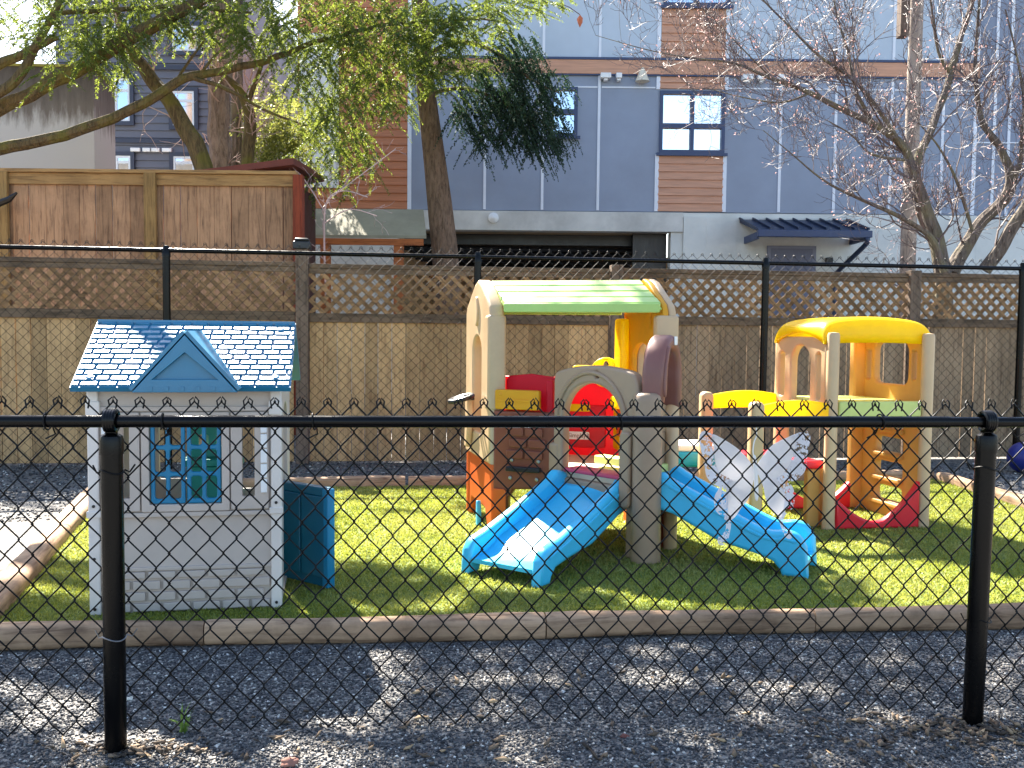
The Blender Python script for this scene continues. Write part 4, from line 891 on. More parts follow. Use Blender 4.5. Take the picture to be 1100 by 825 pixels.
slide(Vector((.885, 5.44, 0)), Vector((1.655, 5.065, 0)), .37, endw=.125, tall=.10, flare=.035)
# dark play wheel on the left gable wall
sw = MB(); ctr = MFA @ Vector((LFA * .42, .845, .14)); n_ = Vector((MFA[0][2], MFA[1][2], 0)); ax = (n_ * .28 + up3).normalized(); Mw = Matrix.Translation(ctr) @ ax.to_track_quat('Z', 'Y').to_matrix().to_4x4()
sw.tube([Mw @ Vector((.08 * math.cos(a), .08 * math.sin(a), 0)) for a in np.linspace(0, 2 * math.pi, 28, endpoint=False)], .017, 8, closed=True)
for a in (90, 210, 330): sw.tube([Mw @ Vector((0, 0, -.01)), Mw @ Vector((.075 * math.cos(R_(a)), .075 * math.sin(R_(a)), 0))], .012, 6)
sw.lathe([(.028, -.02), (.03, .0), (.02, .014), (0, .016)], 14, Mw); sw.tube([ctr, ctr - n_ * .09], .014, 8); P_(sw, 'steering_wheel', PL['black'])
m = MB(); q_ = MFA @ Vector((.02, .815, -.01)); m.box(q_.x - .03, q_.x + .03, q_.y - .03, q_.y + .03, q_.z - .01, q_.z + .02); P_(m, 'post_cap', PL['cream'], bev=.01)
m = MB(); mm_ = MAB @ Matrix.Translation((.02, .01, .09)); m.plate([closed_smooth([(.0, 0), (.05, 0), (.05, .08), (.03, .16), (.0, .15)], 3)], .03, .008, MFA @ Matrix.Translation((LFA - .3, .0, .035))); P_(m, 'slide_foot', PL['slide'])

# ------------------------------------------------------------------ yellow-roofed climber
q1, q2 = gnd(889.5, 568.5, TZ), gnd(990.5, 566, TZ); u = (q2 - q1).normalized(); v_ = Vector((-u.y, u.x, 0)); v_ = (v_ + u * -.06).normalized(); LW_ = (q2 - q1).length; DP = .72
kl = thing('toddler_climber', 'tan toddler climber with bright yellow arched roof, green deck and red curved base', 'climber', (q1 + q2) / 2 + v_ * DP / 2)
c1, c2, c3, c4 = q1, q2, q2 + v_ * DP, q1 + v_ * DP            # front left, front right, back right, back left
def K(m, name, mat, par=kl, **k): return m.build(name, mat, par, smooth=k.pop('smooth', 45), **k)
for c in (c1, c2):
    m = MB(); m.lathe([(.044, 0), (.044, .02), (.041, .06), (.041, 1.30), (.034, 1.318), (0, 1.322)], 22, Matrix.Translation((c.x, c.y, TZ))); K(m, 'post', PL['tan'])
Mr, Lr = frame(c3, c2, TZ)      # right wall seen from outside right; its far side faces us
m = MB(); hs = [rrect(.15, .96, Lr - .17, 1.25, .06)]
for k in range(4): hs.append(rrect(.20, .12 + k * .175, Lr - .2, .225 + k * .175, .03))
hs.append(rrect(.05, .98, .11, 1.2, .02)); hs.append(rrect(Lr - .13, 1.0, Lr - .08, 1.2, .02))
m.plate([rrect(0, 0, Lr, 1.28, .015)] + hs, .06, .014, Mr, z0=-.03)
for k in range(4): m.plate([rrect(.18, .085 + k * .175, Lr - .18, .115 + k * .175, .01)], .03, .008, Mr, z0=.031)
K(m, 'ladder_wall', PL['ochre'])
Mb, Lb = frame(c4, c3, TZ)
m = MB(); m.plate([rrect(Lb - .11, 0, Lb + .02, 1.28, .02)], .08, .018, Mb, z0=-.04); K(m, 'back_post', PL['ochre'])
m = MB(); m.plate([rrect(-.02, 0, .08, 1.28, .02)], .08, .018, Mb, z0=-.04); K(m, 'back_post', PL['tan'])
Ml, Ll = frame(c4, c1, TZ)
m = MB(); m.plate([[(0, .78), (Ll - .04, .78), (Ll - .04, 1.29), (0, 1.29)], archhole(.22, Ll - .24, .84, 1.11, 1.23), rrect(.05, .86, .13, 1.18, .03), rrect(Ll - .16, .86, Ll - .10, 1.18, .025)], .06, .014, Ml, z0=-.03); K(m, 'side_panel', PL['tan'])
m = MB(); m.plate([rrect(Ll - .2, 0, Ll - .08, .44, .02)], .05, .012, Ml, z0=-.025); K(m, 'side_leg', PL['ochre'])
m = MB(); m.plate([[(p.x, p.y) for p in (c1 + u * .03 + v_ * .0, c2 - u * .03 + v_ * .0, c3 - u * .03, c4 + u * .03)]], .05, .012, Matrix.Translation((0, 0, TZ + .80)))
Mf_, Lf_ = frame(c1, c2, TZ); m.plate([rrect(.045, .755, Lf_ - .045, .862, .015)], .05, .012, Mf_, z0=-.03); K(m, 'deck', PL['ltgreen'])
# roof shell: a shallow moulded cap with rounded rim
m = MB(); nx, ny = 34, 30; ovx, ovy = .055, -.025
def rp_(a, b):
    sa, sb = math.sin((a - .5) * math.pi), math.sin((b - .5) * math.pi)
    rim = (max(0, 1 - abs(sa) ** 11) ** .36) * (max(0, 1 - abs(sb) ** 11) ** .36); z = 1.243 + .15 * rim + .038 * (1 - sa * sa) * rim + (1 - rim) * (.075 * (1 - sb * sb) * abs(sa) ** 8 + .012 * (1 - sa * sa))
    p = c1 + u * (-ovx + (sa * .5 + .5) * (LW_ + 2 * ovx)) + v_ * (-ovy + (sb * .5 + .5) * (DP + 2 * ovy)); return (p.x, p.y, TZ + z)
vs = [rp_(i / nx, j / ny) for j in range(ny + 1) for i in range(nx + 1)]
m.add(vs, [(j*(nx+1)+i, j*(nx+1)+i+1, (j+1)*(nx+1)+i+1, (j+1)*(nx+1)+i) for j in range(ny) for i in range(nx)])
roofo = K(m, 'roof', PL['yellow'], smooth=80)
md = roofo.modifiers.new('solid', 'SOLIDIFY'); md.thickness = .025
# red curved base rails
for (a, b_, z1, z2) in ((c1, c2, .17, .27), (c4, c3, .16, .24)):
    Mx, Lx_ = frame(a, b_, TZ); n = 14
    top = [(Lx_ - .04 - (Lx_ - .08) * k / n, .045 + (z2 if k < n / 2 else z1) * abs(2 * k / n - 1) ** 1.7) for k in range(n + 1)]
    m = MB(); m.plate([[(.04, 0), (Lx_ - .04, 0)] + top], .07, .016, Mx, z0=-.04); K(m, 'base_rail', PL['redbase'])
Mx, Lx_ = frame(c3, c2, TZ); m = MB(); m.plate([rrect(.04, 0, Lx_ - .04, .05, .01)], .06, .012, Mx, z0=-.09); K(m, 'base_rail', PL['redbase'])
# low wing on the left: two posts, yellow hand rails, red tread
for a, top_, ln in ((c1, .86, .53), (c4, .88, .56)):
    e = a - u * ln; m = MB(); Mx, Lx_ = frame(e, a, TZ); m.plate([rrect(-.045, 0, .045, top_, .035)], .09, .022, Mx, z0=-.045); K(m, 'wing_post', PL['tan'])
    n = 10; bot = [(Lx_ * k / n, top_ - .125 + .01 * math.sin(math.pi * k / n)) for k in range(n + 1)]; tp = [(Lx_ * (1 - k / n), top_ - .03 + .04 * math.sin(math.pi * (1 - k / n) * .9)) for k in range(n + 1)]
    m = MB(); m.plate([[(p[0], p[1]) for p in bot] + tp], .05, .014, Mx, z0=-.025); K(m, 'hand_rail', PL['yellow'])
m = MB(); m.plate([[(p.x, p.y) for p in (c1 - u * .50 + v_ * .05, c1 - u * .02 + v_ * .05, c4 - u * .02 - v_ * .05, c4 - u * .50 - v_ * .05)]], .055, .014, Matrix.Translation((0, 0, TZ + .40))); K(m, 'tread', PL['redbase'])
m = MB(); Mx, Lx_ = frame(c1 - u * .12 + v_ * .12, c1 - u * .0 + v_ * .12, TZ); m.plate([rrect(0, 0, .1, .40, .02)], .06, .014, Mx); K(m, 'wing_leg', PL['ochre'])

# ------------------------------------------------------------------ water table behind the tower, ball, butterfly wings
wt = thing('water_table', 'blue water table with pale lid partly hidden behind the play tower', 'play table', (1.32, 7.15, TZ))
m = MB(); MT = Matrix.Translation((1.32, 7.15, TZ)); m.plate([rrect(-.24, -.2, .24, .2, .06)], .115, .02, MT, z0=.30); K(m, 'basin', PL['cyan'], wt)
m = MB(); m.plate([rrect(-.23, -.19, .23, .19, .05)], .05, .018, MT, z0=.416); K(m, 'lid', PL['white'], wt)
for sx_ in (-1, 1):
    for sy_ in (-1, 1): m = MB(); m.tube([(1.32 + sx_ * .18, 7.15 + sy_ * .14, TZ), (1.32 + sx_ * .17, 7.15 + sy_ * .13, TZ + .302)], .022, 10); K(m, 'leg', PL['cyan'], wt)
bl = gnd(1099, 508, .0); m = MB(); r = .155; m.lathe([(r * math.sin(a) + (0 if k else 0), r * (1 - math.cos(a))) for k, a in enumerate(np.linspace(0, math.pi, 17))], 28)
o = m.build('play_ball', plastic('dark_blue_plastic', s(26, 40, 120), .4), None, smooth=60); o.location = bl; tag(o, 'dark blue ball on the gravel at the right edge by the far fence', 'ball')

# butterfly wings hung on the inside of the front fence
SAT = plain('white_satin', s(240, 238, 238), .55, .05, 6., .25, 14., .4, trans=.5)
def lacemat():
    m, t, b = newmat('lace'); co = coords(t); v = N(t, 'ShaderNodeTexVoronoi', Scale=105.); t.links.new(co, v.inputs['Vector'])
    n = N(t, 'ShaderNodeTexNoise', Scale=45., Detail=3.); t.links.new(co, n.inputs['Vector'])
    a = ramp(t, v.outputs['Distance'], [(.36, (1, 1, 1)), (.42, (0, 0, 0))]); a2 = ramp(t, n.outputs[0], [(.44, (0, 0, 0)), (.5, (1, 1, 1))])
    mx = mixc(t, a, (1., 1., 1.), a2); b.inputs['Base Color'].default_value = (*s(226, 226, 232), 1); b.inputs['Roughness'].default_value = .7
    mx2 = N(t, 'ShaderNodeMath', operation='MULTIPLY'); t.links.new(mx, mx2.inputs[0]); mx2.inputs[1].default_value = .92; t.links.new(mx2.outputs[0], b.inputs['Alpha']); return m
LACE = lacemat()
Yw = (G1 + (G2 - G1) * .75).y + .10
bw0 = at(808, 540, Yw)
bwt = thing('butterfly_wings', 'white satin butterfly wings with lace edges hanging on the inside of the chain link fence', 'costume wings', bw0)
def wpt(q, sc_=4.125): return (700 + q[0] / sc_, 440 + q[1] / sc_)
fdv = Vector((math.cos(fr), math.sin(fr), 0)); Mw0 = Matrix(((fdv.x, 0, fdv.y, bw0.x), (fdv.y, 0, -fdv.x, bw0.y), (0, 1, 0, bw0.z), (0, 0, 0, 1)))
pxm = Yw / 1000 / 1.0
def loc(q): px, py = wpt(q); return ((px - 808) * pxm, (540 - py) * pxm)
sat = {-1: [(438, 250), (385, 180), (300, 122), (262, 112), (272, 170), (282, 240), (305, 285), (350, 310), (330, 345), (338, 400), (335, 450), (338, 492), (372, 480), (402, 440), (428, 400), (440, 330)],
       1: [(452, 248), (520, 172), (600, 122), (640, 108), (636, 170), (622, 240), (590, 290), (560, 305), (585, 345), (600, 400), (592, 450), (578, 480), (535, 450), (505, 400), (490, 345), (468, 290)]}
lace = {-1: [(300, 122), (232, 94), (206, 108), (202, 140), (216, 200), (226, 250), (240, 300), (268, 330), (300, 345), (280, 372), (272, 405), (282, 450), (312, 478), (330, 515), (322, 545), (296, 560), (290, 590), (312, 602), (338, 580), (352, 530), (354, 490), (338, 440), (344, 380), (356, 330), (384, 318), (350, 306), (306, 285), (280, 235), (272, 175), (270, 130)],
        1: [(610, 118), (680, 92), (704, 100), (712, 128), (698, 180), (694, 240), (686, 280), (650, 320), (612, 318), (640, 345), (656, 390), (648, 440), (616, 462), (600, 480), (594, 510), (612, 530), (640, 540), (650, 562), (632, 580), (606, 572), (586, 530), (572, 480), (592, 440), (600, 390), (584, 345), (548, 310), (590, 288), (622, 236), (634, 175), (634, 128)]}
def cloth(pts, th, zoff, sg, name, mat, par):
    m = MB(); P = closed_smooth([loc(p) for p in pts], 3); m.plate([P], th, 0, None, z0=zoff); ob = MB()
    ob.v = m.v; ob.f = m.f; ob.m = m.m
    o = ob.build(name, mat, None, smooth=0); me = o.data; b = bmesh.new(); b.from_mesh(me); bmesh.ops.triangulate(b, faces=b.faces[:])
    for _ in range(3): bmesh.ops.subdivide_edges(b, edges=[e for e in b.edges if e.calc_length() > .03], cuts=1, use_grid_fill=False); bmesh.ops.triangulate(b, faces=[f for f in b.faces if len(f.verts) > 3])
    for v in b.verts:
        x, y = v.co.x, v.co.y; v.co.z += -.05 * abs(x) * 1.2 + .012 * math.sin(x * 30 + y * 12) + .008 * noise.noise((x * 18, y * 18, 0))
    bmesh.ops.recalc_face_normals(b, faces=b.faces[:]); b.to_mesh(me); b.free(); me.transform(parent_mw(par).inverted() @ Mw0); o.parent = par
    me.polygons.foreach_set('use_smooth', [True] * len(me.polygons)); return o
wires = MB()
for sg in (-1, 1):
    wg = cloth(sat[sg], .002, 0, sg, 'wing', SAT, bwt); cloth(lace[sg], .001, -.004, sg, 'lace_edge', LACE, wg)
m = MB(); m.plate([closed_smooth([loc(p) for p in ((440, 205), (452, 205), (462, 280), (468, 385), (455, 395), (446, 300))], 3)], .012, .004, Mw0, z0=.004); m.build('body', PL['white'], bwt)
m = MB(); m.tube([Mw0 @ Vector((*loc(p), .012)) for p in smooth_pts([(445, 215), (438, 180), (442, 140), (452, 110), (450, 70)], 4)], .0022, 6); m.build('strap', PL['white'], bwt)
# weed and a few loose rocks near the fence
wd = thing('weed', 'small green weed growing in the gravel right of the left black post', 'plant', gnd(197, 786, 0)); m = MB(); rr = random.Random(9)
for i in range(16):
    a = rr.uniform(0, 6.28); r = rr.uniform(.02, .06); h = rr.uniform(.03, .11); b0_ = wd.location + Vector((rr.uniform(-.015, .015), rr.uniform(-.015, .015), 0)); t0 = b0_ + Vector((math.cos(a) * r, math.sin(a) * r, h)); sd = Vector((-math.sin(a), math.cos(a), 0)) * .004
    mid = (b0_ + t0) / 2 + Vector((0, 0, .015)); m.add([b0_ - sd, b0_ + sd, mid + sd, t0, mid - sd], [(0, 1, 2, 4), (4, 2, 3)])
m.build('leaves', leafmat('weed_leaf', s(90, 120, 50), s(130, 160, 70), .4), wd, smooth=0)
def rock(px, py, r, c, label, seed):
    b = bmesh.new(); bmesh.ops.create_icosphere(b, subdivisions=3, radius=1)
    for v in b.verts: n = .75 + .35 * noise.noise(v.co * 1.3 + Vector((seed, 0, 0))) + .08 * noise.noise(v.co * 5); v.co = Vector((v.co.x * n * r * 1.3, v.co.y * n * r, v.co.z * n * r * .7))
    me = bpy.data.meshes.new('rock'); b.to_mesh(me); b.free(); me.polygons.foreach_set('use_smooth', [True] * len(me.polygons)); me.materials.append(plain('rock_%d' % seed, c, .85, .2, 30., .3, 90.)); o = bpy.data.objects.new('rock', me); col.objects.link(o); p = gnd(px, py, 0); o.location = (p.x, p.y, r * .3); return tag(o, label, 'rock')
rock(310, 822, .028, s(150, 104, 88), 'reddish rock in the gravel at the bottom edge', 1); rock(671, 792, .014, s(112, 66, 58), 'small dark red stone in the gravel below the right slide', 2); rock(140, 752, .014, s(206, 204, 190), 'pale pebble in the gravel just right of the left black post', 3)
bpy.data.collections.remove(tmp)
# ------------------------------------------------------------------ trees
def bark(name, c, d, moss=None, sc_=1.):
    m, t, b = newmat(name); co = coords(t, (9 * sc_, 9 * sc_, 2.2 * sc_))
    n = N(t, 'ShaderNodeTexNoise', Scale=2.4, Detail=9., Roughness=.7, Distortion=.8); t.links.new(co, n.inputs['Vector'])
    v = N(t, 'ShaderNodeTexVoronoi', Scale=2.2); t.links.new(co, v.inputs['Vector'])
    cc = ramp(t, n.outputs[0], [(.3, d), (.55, c), (.8, mul(c, 1.35))])
    if moss:
        n2 = N(t, 'ShaderNodeTexNoise', Scale=3., Detail=6.); t.links.new(coords(t), n2.inputs['Vector']); cc = mixc(t, cc, moss, ramp(t, n2.outputs[0], [(.46, (0, 0, 0)), (.62, (.75,) * 3)]))
    t.links.new(cc, b.inputs['Base Color']); b.inputs['Roughness'].default_value = .9; b.inputs['Specular IOR Level'].default_value = .2
    ad = N(t, 'ShaderNodeMath', operation='ADD'); t.links.new(n.outputs[0], ad.inputs[0]); t.links.new(v.outputs['Distance'], ad.inputs[1]); bump(t, b, ad.outputs[0], .8, .03); return m
BK = bark('fir_bark', s(132, 108, 90), s(70, 56, 46)); BKM = bark('mossy_bark', s(112, 98, 70), s(56, 48, 38), s(112, 108, 52)); BKD = bark('maple_bark', s(112, 102, 94), s(54, 48, 44), s(120, 114, 90)); BKG = bark('grey_bark', s(150, 132, 122), s(84, 70, 64))
TW = plain('pale_twigs', s(196, 170, 164), .7, .2, 8., 0, island=.3)
def path(px_pts, n=5):            # (px, py, Y, radius) control points -> smooth 3-D path
    P = [(*at(a, b, c), r) for a, b, c, r in px_pts]; S = smooth_pts(P, n); return [p[:3] for p in S], [max(.002, p[3]) for p in S]
class Leaves:
    def __init__(self): self.V = []
    def spray(self, p, d, L, ll, lw, n, droop=.35, flat=.25):
        d = np.array(d, float); d /= np.linalg.norm(d); t = np.linspace(.05, 1, n)
        base = np.array(p)[None] + d[None] * (t * L)[:, None]; base[:, 2] -= droop * L * t ** 2
        fw = np.tile(d, (n, 1)); fw[:, 2] -= 2 * droop * t; fw /= np.linalg.norm(fw, axis=1)[:, None]
        sd = np.cross(fw, [0, 0, 1.]); sd /= np.linalg.norm(sd, axis=1)[:, None] + 1e-9
        sg = np.where(np.arange(n) % 2 == 0, 1., -1.)
        dirn = fw * .55 + sd * sg[:, None] * .75 + rng.normal(0, flat, (n, 3)); dirn[:, 2] -= .25; dirn /= np.linalg.norm(dirn, axis=1)[:, None]
        l = ll * rng.uniform(.6, 1.25, n) * (1.15 - .6 * t); nn = np.cross(dirn, rng.normal(0, 1, (n, 3))); nn /= np.linalg.norm(nn, axis=1)[:, None] + 1e-9
        mid = base + dirn * (l * .45)[:, None]; wv = nn * (lw * rng.uniform(.7, 1.2, n))[:, None]
        self.V.append(np.stack([base, mid + wv, base + dirn * l[:, None], mid - wv], 1).reshape(-1, 3)); return base
    def build(self, name, mat, parent): 
        V = np.concatenate(self.V); return np_mesh(name, V, np.arange(len(V)).reshape(-1, 4), mat, parent)
rt = random.Random(11); KD = 1.24
# --- overhanging conifer: trunk left of the picture, boughs across the top left
ct = thing('conifer_tree', 'overhanging conifer with drooping green boughs reaching in from the upper left', 'tree', (-10.5, 13.4, 0))
m = MB(); m.tube(smooth_pts([(-10.5, 13.4, -.1), (-10.45, 13.4, 2), (-10.5, 13.5, 5), (-10.4, 13.4, 9), (-10.35, 13.4, 13)], 4), list(np.linspace(.42, .12, 17)), 14); m.build('trunk', BK, ct)
limbs = [[(-225, 222, 10.85, .12), (-190, 210, 10.9, .11), (-60, 180, 11.2, .085), (0, 160, 11.3, .075), (70, 145, 11.4, .068), (150, 113, 11.5, .062), (200, 84, 11.6, .055), (250, 74, 11.7, .047), (300, 60, 11.8, .04), (350, 42, 11.9, .03), (430, 25, 12, .02), (520, 20, 12, .01)],
 [(-225, 218, 10.85, .12), (-170, 200, 10.9, .12), (-60, 150, 11.1, .1), (0, 116, 11.2, .085), (40, 97, 11.25, .08), (90, 70, 11.3, .085), (125, 48, 11.3, .085), (170, 24, 11.3, .08), (215, 0, 11.4, .07), (280, -40, 11.5, .05)],
 [(-222, 205, 10.85, .1), (-150, 190, 10.9, .09), (-50, 130, 11.0, .075), (0, 98, 11.0, .06), (25, 75, 11.05, .055), (40, 45, 11.1, .05), (60, 10, 11.1, .04), (80, -40, 11.2, .03)],
 [(-225, 170, 10.8, .1), (-100, 120, 10.8, .08), (-30, 85, 10.9, .07), (0, 70, 11.0, .06), (30, 55, 11.05, .05), (60, 40, 11.1, .04)],
 [(60, 14, 11.2, .025), (100, 12, 11.3, .03), (150, 9, 11.4, .028), (210, 8, 11.5, .022), (270, 14, 11.6, .015)],
 [(205, 83, 11.6, .028), (235, 92, 11.6, .026), (265, 108, 11.7, .02), (300, 125, 11.7, .016), (330, 135, 11.8, .01)],
 [(190, 88, 11.6, .018), (205, 62, 11.6, .015), (220, 42, 11.7, .01)], [(215, 80, 11.6, .018), (232, 58, 11.6, .014), (245, 48, 11.7, .008)]]
for lm in limbs:
    p, r = path([(a, b, c * KD, d * KD) for a, b, c, d in lm], 5); m = MB(); m.tube([Vector(q) + Vector((noise.noise((q[0] * 3, q[2] * 3, 1)), 0, noise.noise((q[0] * 3, q[2] * 3, 7)))) * .03 for q in p], [max(.004, x) for x in r], 9); m.build('limb', BKM, ct)
m = MB(); m.tube([at(-30, 226, 11.6), at(0, 218, 11.6), at(10, 214, 11.6), at(18, 207, 11.6)], [.05, .045, .04, .015], 8); m.build('limb', plain('black_limb', s(26, 24, 22), .5), ct)
lv = Leaves(); tw = MB()
#  photo-shaped masses: px, py, rx, ry, count, depth, how much the sprays hang
mass = [(20, 15, 45, 40, 60, 10.8, .5), (75, 25, 50, 32, 95, 11.1, .7), (110, 52, 40, 24, 80, 11.2, .7), (50, 78, 14, 20, 10, 10.9, .8), (97, 68, 6, 8, 7, 11.2, .8), (150, 20, 45, 30, 80, 11.4, .7), (210, 15, 45, 26, 90, 11.6, .6), (225, 38, 35, 14, 30, 11.6, .6),
 (290, 20, 45, 40, 130, 11.7, .6), (300, 60, 30, 40, 45, 11.8, .9), (350, 30, 45, 45, 170, 11.9, .6), (400, 45, 45, 50, 220, 12.0, .7), (455, 40, 45, 40, 210, 12.0, .6), (500, 28, 45, 28, 120, 12.0, .4), (550, 10, 35, 14, 50, 12.0, .2), (585, 2, 25, 7, 16, 12.0, .1), (480, 78, 35, 14, 50, 12.1, .3), (515, 72, 18, 7, 14, 12.1, .2),
 (400, 100, 32, 24, 80, 12.0, .8), (345, 90, 35, 35, 75, 11.9, 1.0), (365, 135, 28, 28, 70, 11.9, 1.0), (330, 120, 24, 34, 40, 11.8, 1.1), (385, 165, 22, 22, 32, 11.9, .9), (355, 175, 14, 22, 26, 11.8, 1.0), (318, 178, 9, 16, 12, 11.7, 1.0), (368, 200, 12, 10, 10, 11.8, 1.), (335, 195, 10, 12, 9, 11.7, 1.), (262, 52, 26, 16, 14, 11.7, .8), (128, 80, 16, 10, 10, 11.4, .9), (425, 118, 14, 14, 18, 12, .9), (465, 92, 20, 12, 20, 12, .6)]
mass += [(60, -60, 120, 40, 260, 11.3, .6), (200, -50, 110, 45, 260, 11.9, .6), (330, -55, 110, 50, 300, 12.2, .6), (450, -50, 90, 45, 220, 12.4, .5), (120, -20, 120, 25, 160, 12.2, .6)]
for (px, py, rx, ry, n, Y, hang) in mass:
    for i in range(int(n * (.98 if py > 0 else .9))):
        while True:
            a, b = rt.uniform(-1, 1), rt.uniform(-1, 1)
            if a * a + b * b < 1: break
        p = at(px + a * rx, py + b * ry - 5, Y * KD + rt.uniform(-.6, .6)); az = rt.uniform(0, 2 * math.pi)
        d = Vector((math.cos(az), math.sin(az) * .7, rt.uniform(-.3, .25) - hang * .6)); L = rt.uniform(.26, .54)
        bs = lv.spray(p, d, L, (.062), .0088, 56, droop=.22 + .14 * hang)
        if rt.random() < .5: tw.tube([p] + [Vector(q) for q in bs[::8]], .0035, 3, caps=False)
lvm = leafmat('conifer_leaves', s(42, 66, 42), s(92, 114, 60), .44, s(170, 184, 62))
fo = lv.build('foliage', lvm, ct); fo['kind'] = 'stuff'
# unseen leaf sprays added to the conifer, placed to cast broken shade on gravel
lit = [(50, 748, 70, 16), (165, 778, 60, 17), (235, 790, 40, 16), (310, 778, 30, 14), (368, 770, 42, 16), (440, 732, 34, 10), (500, 738, 60, 8), (428, 752, 18, 10), (588, 734, 40, 9), (680, 728, 20, 8), (720, 742, 30, 9), (845, 752, 45, 14), (985, 712, 45, 7), (900, 740, 30, 8), (965, 768, 22, 9), (1080, 735, 30, 20), (1085, 770, 20, 12), (900, 780, 40, 6), (1085, 818, 30, 12), (20, 780, 30, 12), (760, 800, 40, 6)]
lc = Leaves(); tw2 = MB()
G = []
def blocked(g_):        # do not steal the sun from the playhouse roof, the canopy and the slides
    for z in (.95, 1.1, 1.25, 1.38):
        q = g_ + SUN * (z / SUN.z)
        if -2.05 < q.x < -1.02 and 3.95 < q.y < 5.25: return True
    q = g_ + SUN * (1.6 / SUN.z)
    if -.2 < q.x < .95 and 5.7 < q.y < 6.6: return rt.random() < .96
    for z in (.15, .35):
        q = g_ + SUN * (z / SUN.z)
        if -.3 < q.x < .6 and 4.85 < q.y < 5.6: return True
    return False
for i in range(20000):
    px, py = rt.uniform(-260, 1330), rt.choice((rt.uniform(676, 900), rt.uniform(800, 1250))); g_ = gnd(px, py)
    if any(((px - a) / rx) ** 2 + ((py - b) / ry) ** 2 < 1.35 + .4 * rt.random() for a, b, rx, ry in lit): continue
    if blocked(g_) or noise.noise((g_.x * 4, g_.y * 5, .7)) > .30: continue
    G.append(g_)
rt.shuffle(G)
# spread evenly over the ground rather than the picture
kept = []; cell = {}
for g_ in G:
    key = (int(g_.x / .13), int(g_.y / .13)); 
    if cell.get(key, 0) < 3: cell[key] = cell.get(key, 0) + 1; kept.append(g_)
for g_ in kept:
    z = 6.1 + .25 * math.sin(g_.x * 2) + rt.uniform(-.25, .45); p = g_ + SUN * (z / SUN.z); az = rt.uniform(0, 6.28)
    lc.spray(p - Vector((math.cos(az), math.sin(az), 0)) * .12, Vector((math.cos(az), math.sin(az), -.15)), .26, .085, .017, 26, droop=.15)
# more unseen sprays added overhead to break the sun on parts of the turf
for px, py, rx, ry, dn in ((395, 632, 95, 24, .9), (690, 648, 170, 12, .9), (50, 612, 60, 9, 1.2), (40, 655, 60, 12, 1.1), (330, 560, 30, 30, .35), (900, 640, 50, 16, .5), (1050, 598, 70, 10, .9), (1000, 580, 60, 6, .6), (460, 548, 60, 8, .3), (560, 652, 60, 8, .7)):
    ar = 0
    for i in range(int(rx * ry * dn * .075)):
        while True:
            a, b = rt.uniform(-1, 1), rt.uniform(-1, 1)
            if a * a + b * b < 1: break
        g_ = gnd(px + a * rx, py + b * ry, TZ)
        if blocked(g_): continue
        z = rt.uniform(6.6, 7.4); p = g_ + SUN * (z / SUN.z); az = rt.uniform(0, 6.28); lc.spray(p - Vector((math.cos(az), math.sin(az), 0)) * .12, Vector((math.cos(az), math.sin(az), -.15)), .26, .085, .016, 24, droop=.15)
o = lc.build('foliage', lvm, ct); o['kind'] = 'stuff'  # only the added sprays, out of view, there for their shade
for k in range(7):      # unseen limbs added to carry those shading sprays
    e = Vector((-2.6 + rt.uniform(-1.6, 1.8), 8.9 + rt.uniform(-1.0, .5), 6.2 + rt.uniform(-.1, .3))); s0 = Vector((-10.4, 13.4, 6.2 + k * .25)); md = (s0 + e) / 2 + Vector((0, 0, .5 + .1 * k))
    m = MB(); m.tube(smooth_pts([tuple(s0), tuple(md), tuple(e), tuple(e + Vector((.9, -.55, -.12)))], 6), list(np.linspace(.06, .008, 19)), 8); m.build('limb', BKM, ct)
tw.build('twigs', BKM, ct, smooth=0)['kind'] = 'stuff'

# --- fir trunk with the dark drooping bough
fr_ = thing('fir_tree', 'tall fir with straight brown trunk and dark drooping bough before the apartment building', 'tree', (at(478, 275, 16).x, 16, 0))
KF = 16 / 13
def fpath(l, n=5): return path([(a, b, c * KF, d * KF) for a, b, c, d in l], n)
p, r = fpath([(486, 440, 13, .21), (480, 300, 13, .185), (474, 235, 13, .175), (466, 165, 13, .15), (458, 100, 13, .13), (452, 20, 13, .12), (448, -80, 13, .105), (444, -250, 13, .08)], 5)
m = MB(); m.tube([(a, b, -.1 if i == 0 else c) for i, (a, b, c) in enumerate(p)], r, 20)
m.build('trunk', BK, fr_)
for lm in ([(459, 60, 13, .04), (490, 45, 12.9, .035), (530, 55, 12.8, .028), (570, 85, 12.8, .018), (600, 100, 12.8, .008)], [(462, 100, 13, .03), (500, 95, 12.9, .025), (540, 110, 12.8, .018), (580, 140, 12.8, .008)], [(458, 40, 13, .03), (500, 20, 13.1, .02), (545, 25, 13.1, .01)]):
    p, r = fpath(lm); m = MB(); m.tube(p, r, 7); m.build('limb', BK, fr_)
ld_ = Leaves()
for (px, py, rx, ry, n) in ((505, 105, 22, 28, 60), (535, 85, 32, 34, 110), (560, 110, 36, 36, 150), (580, 135, 30, 30, 100), (545, 130, 34, 30, 110), (510, 145, 14, 24, 32), (590, 92, 18, 14, 26), (490, 125, 10, 16, 16), (560, 60, 24, 16, 40), (545, 45, 14, 14, 20), (575, 160, 18, 12, 24)):
    for i in range(n):
        while True:
            a, b = rt.uniform(-1, 1), rt.uniform(-1, 1)
            if a * a + b * b < 1: break
        p = at(px + a * rx, py + b * ry - 8, 12.8 * KF + rt.uniform(-.5, .5)); sgn = 1 if rt.random() < .8 else -1
        ld_.spray(p, Vector((.7 * sgn, rt.uniform(-.4, .4), -.55 - rt.random() * .6)), rt.uniform(.24, .48), .062, .0125, 50, droop=.45, flat=.45)
o = ld_.build('foliage', leafmat('fir_needles', s(32, 50, 42), s(58, 80, 62), .2, s(60, 90, 50), .8), fr_); o['kind'] = 'stuff'

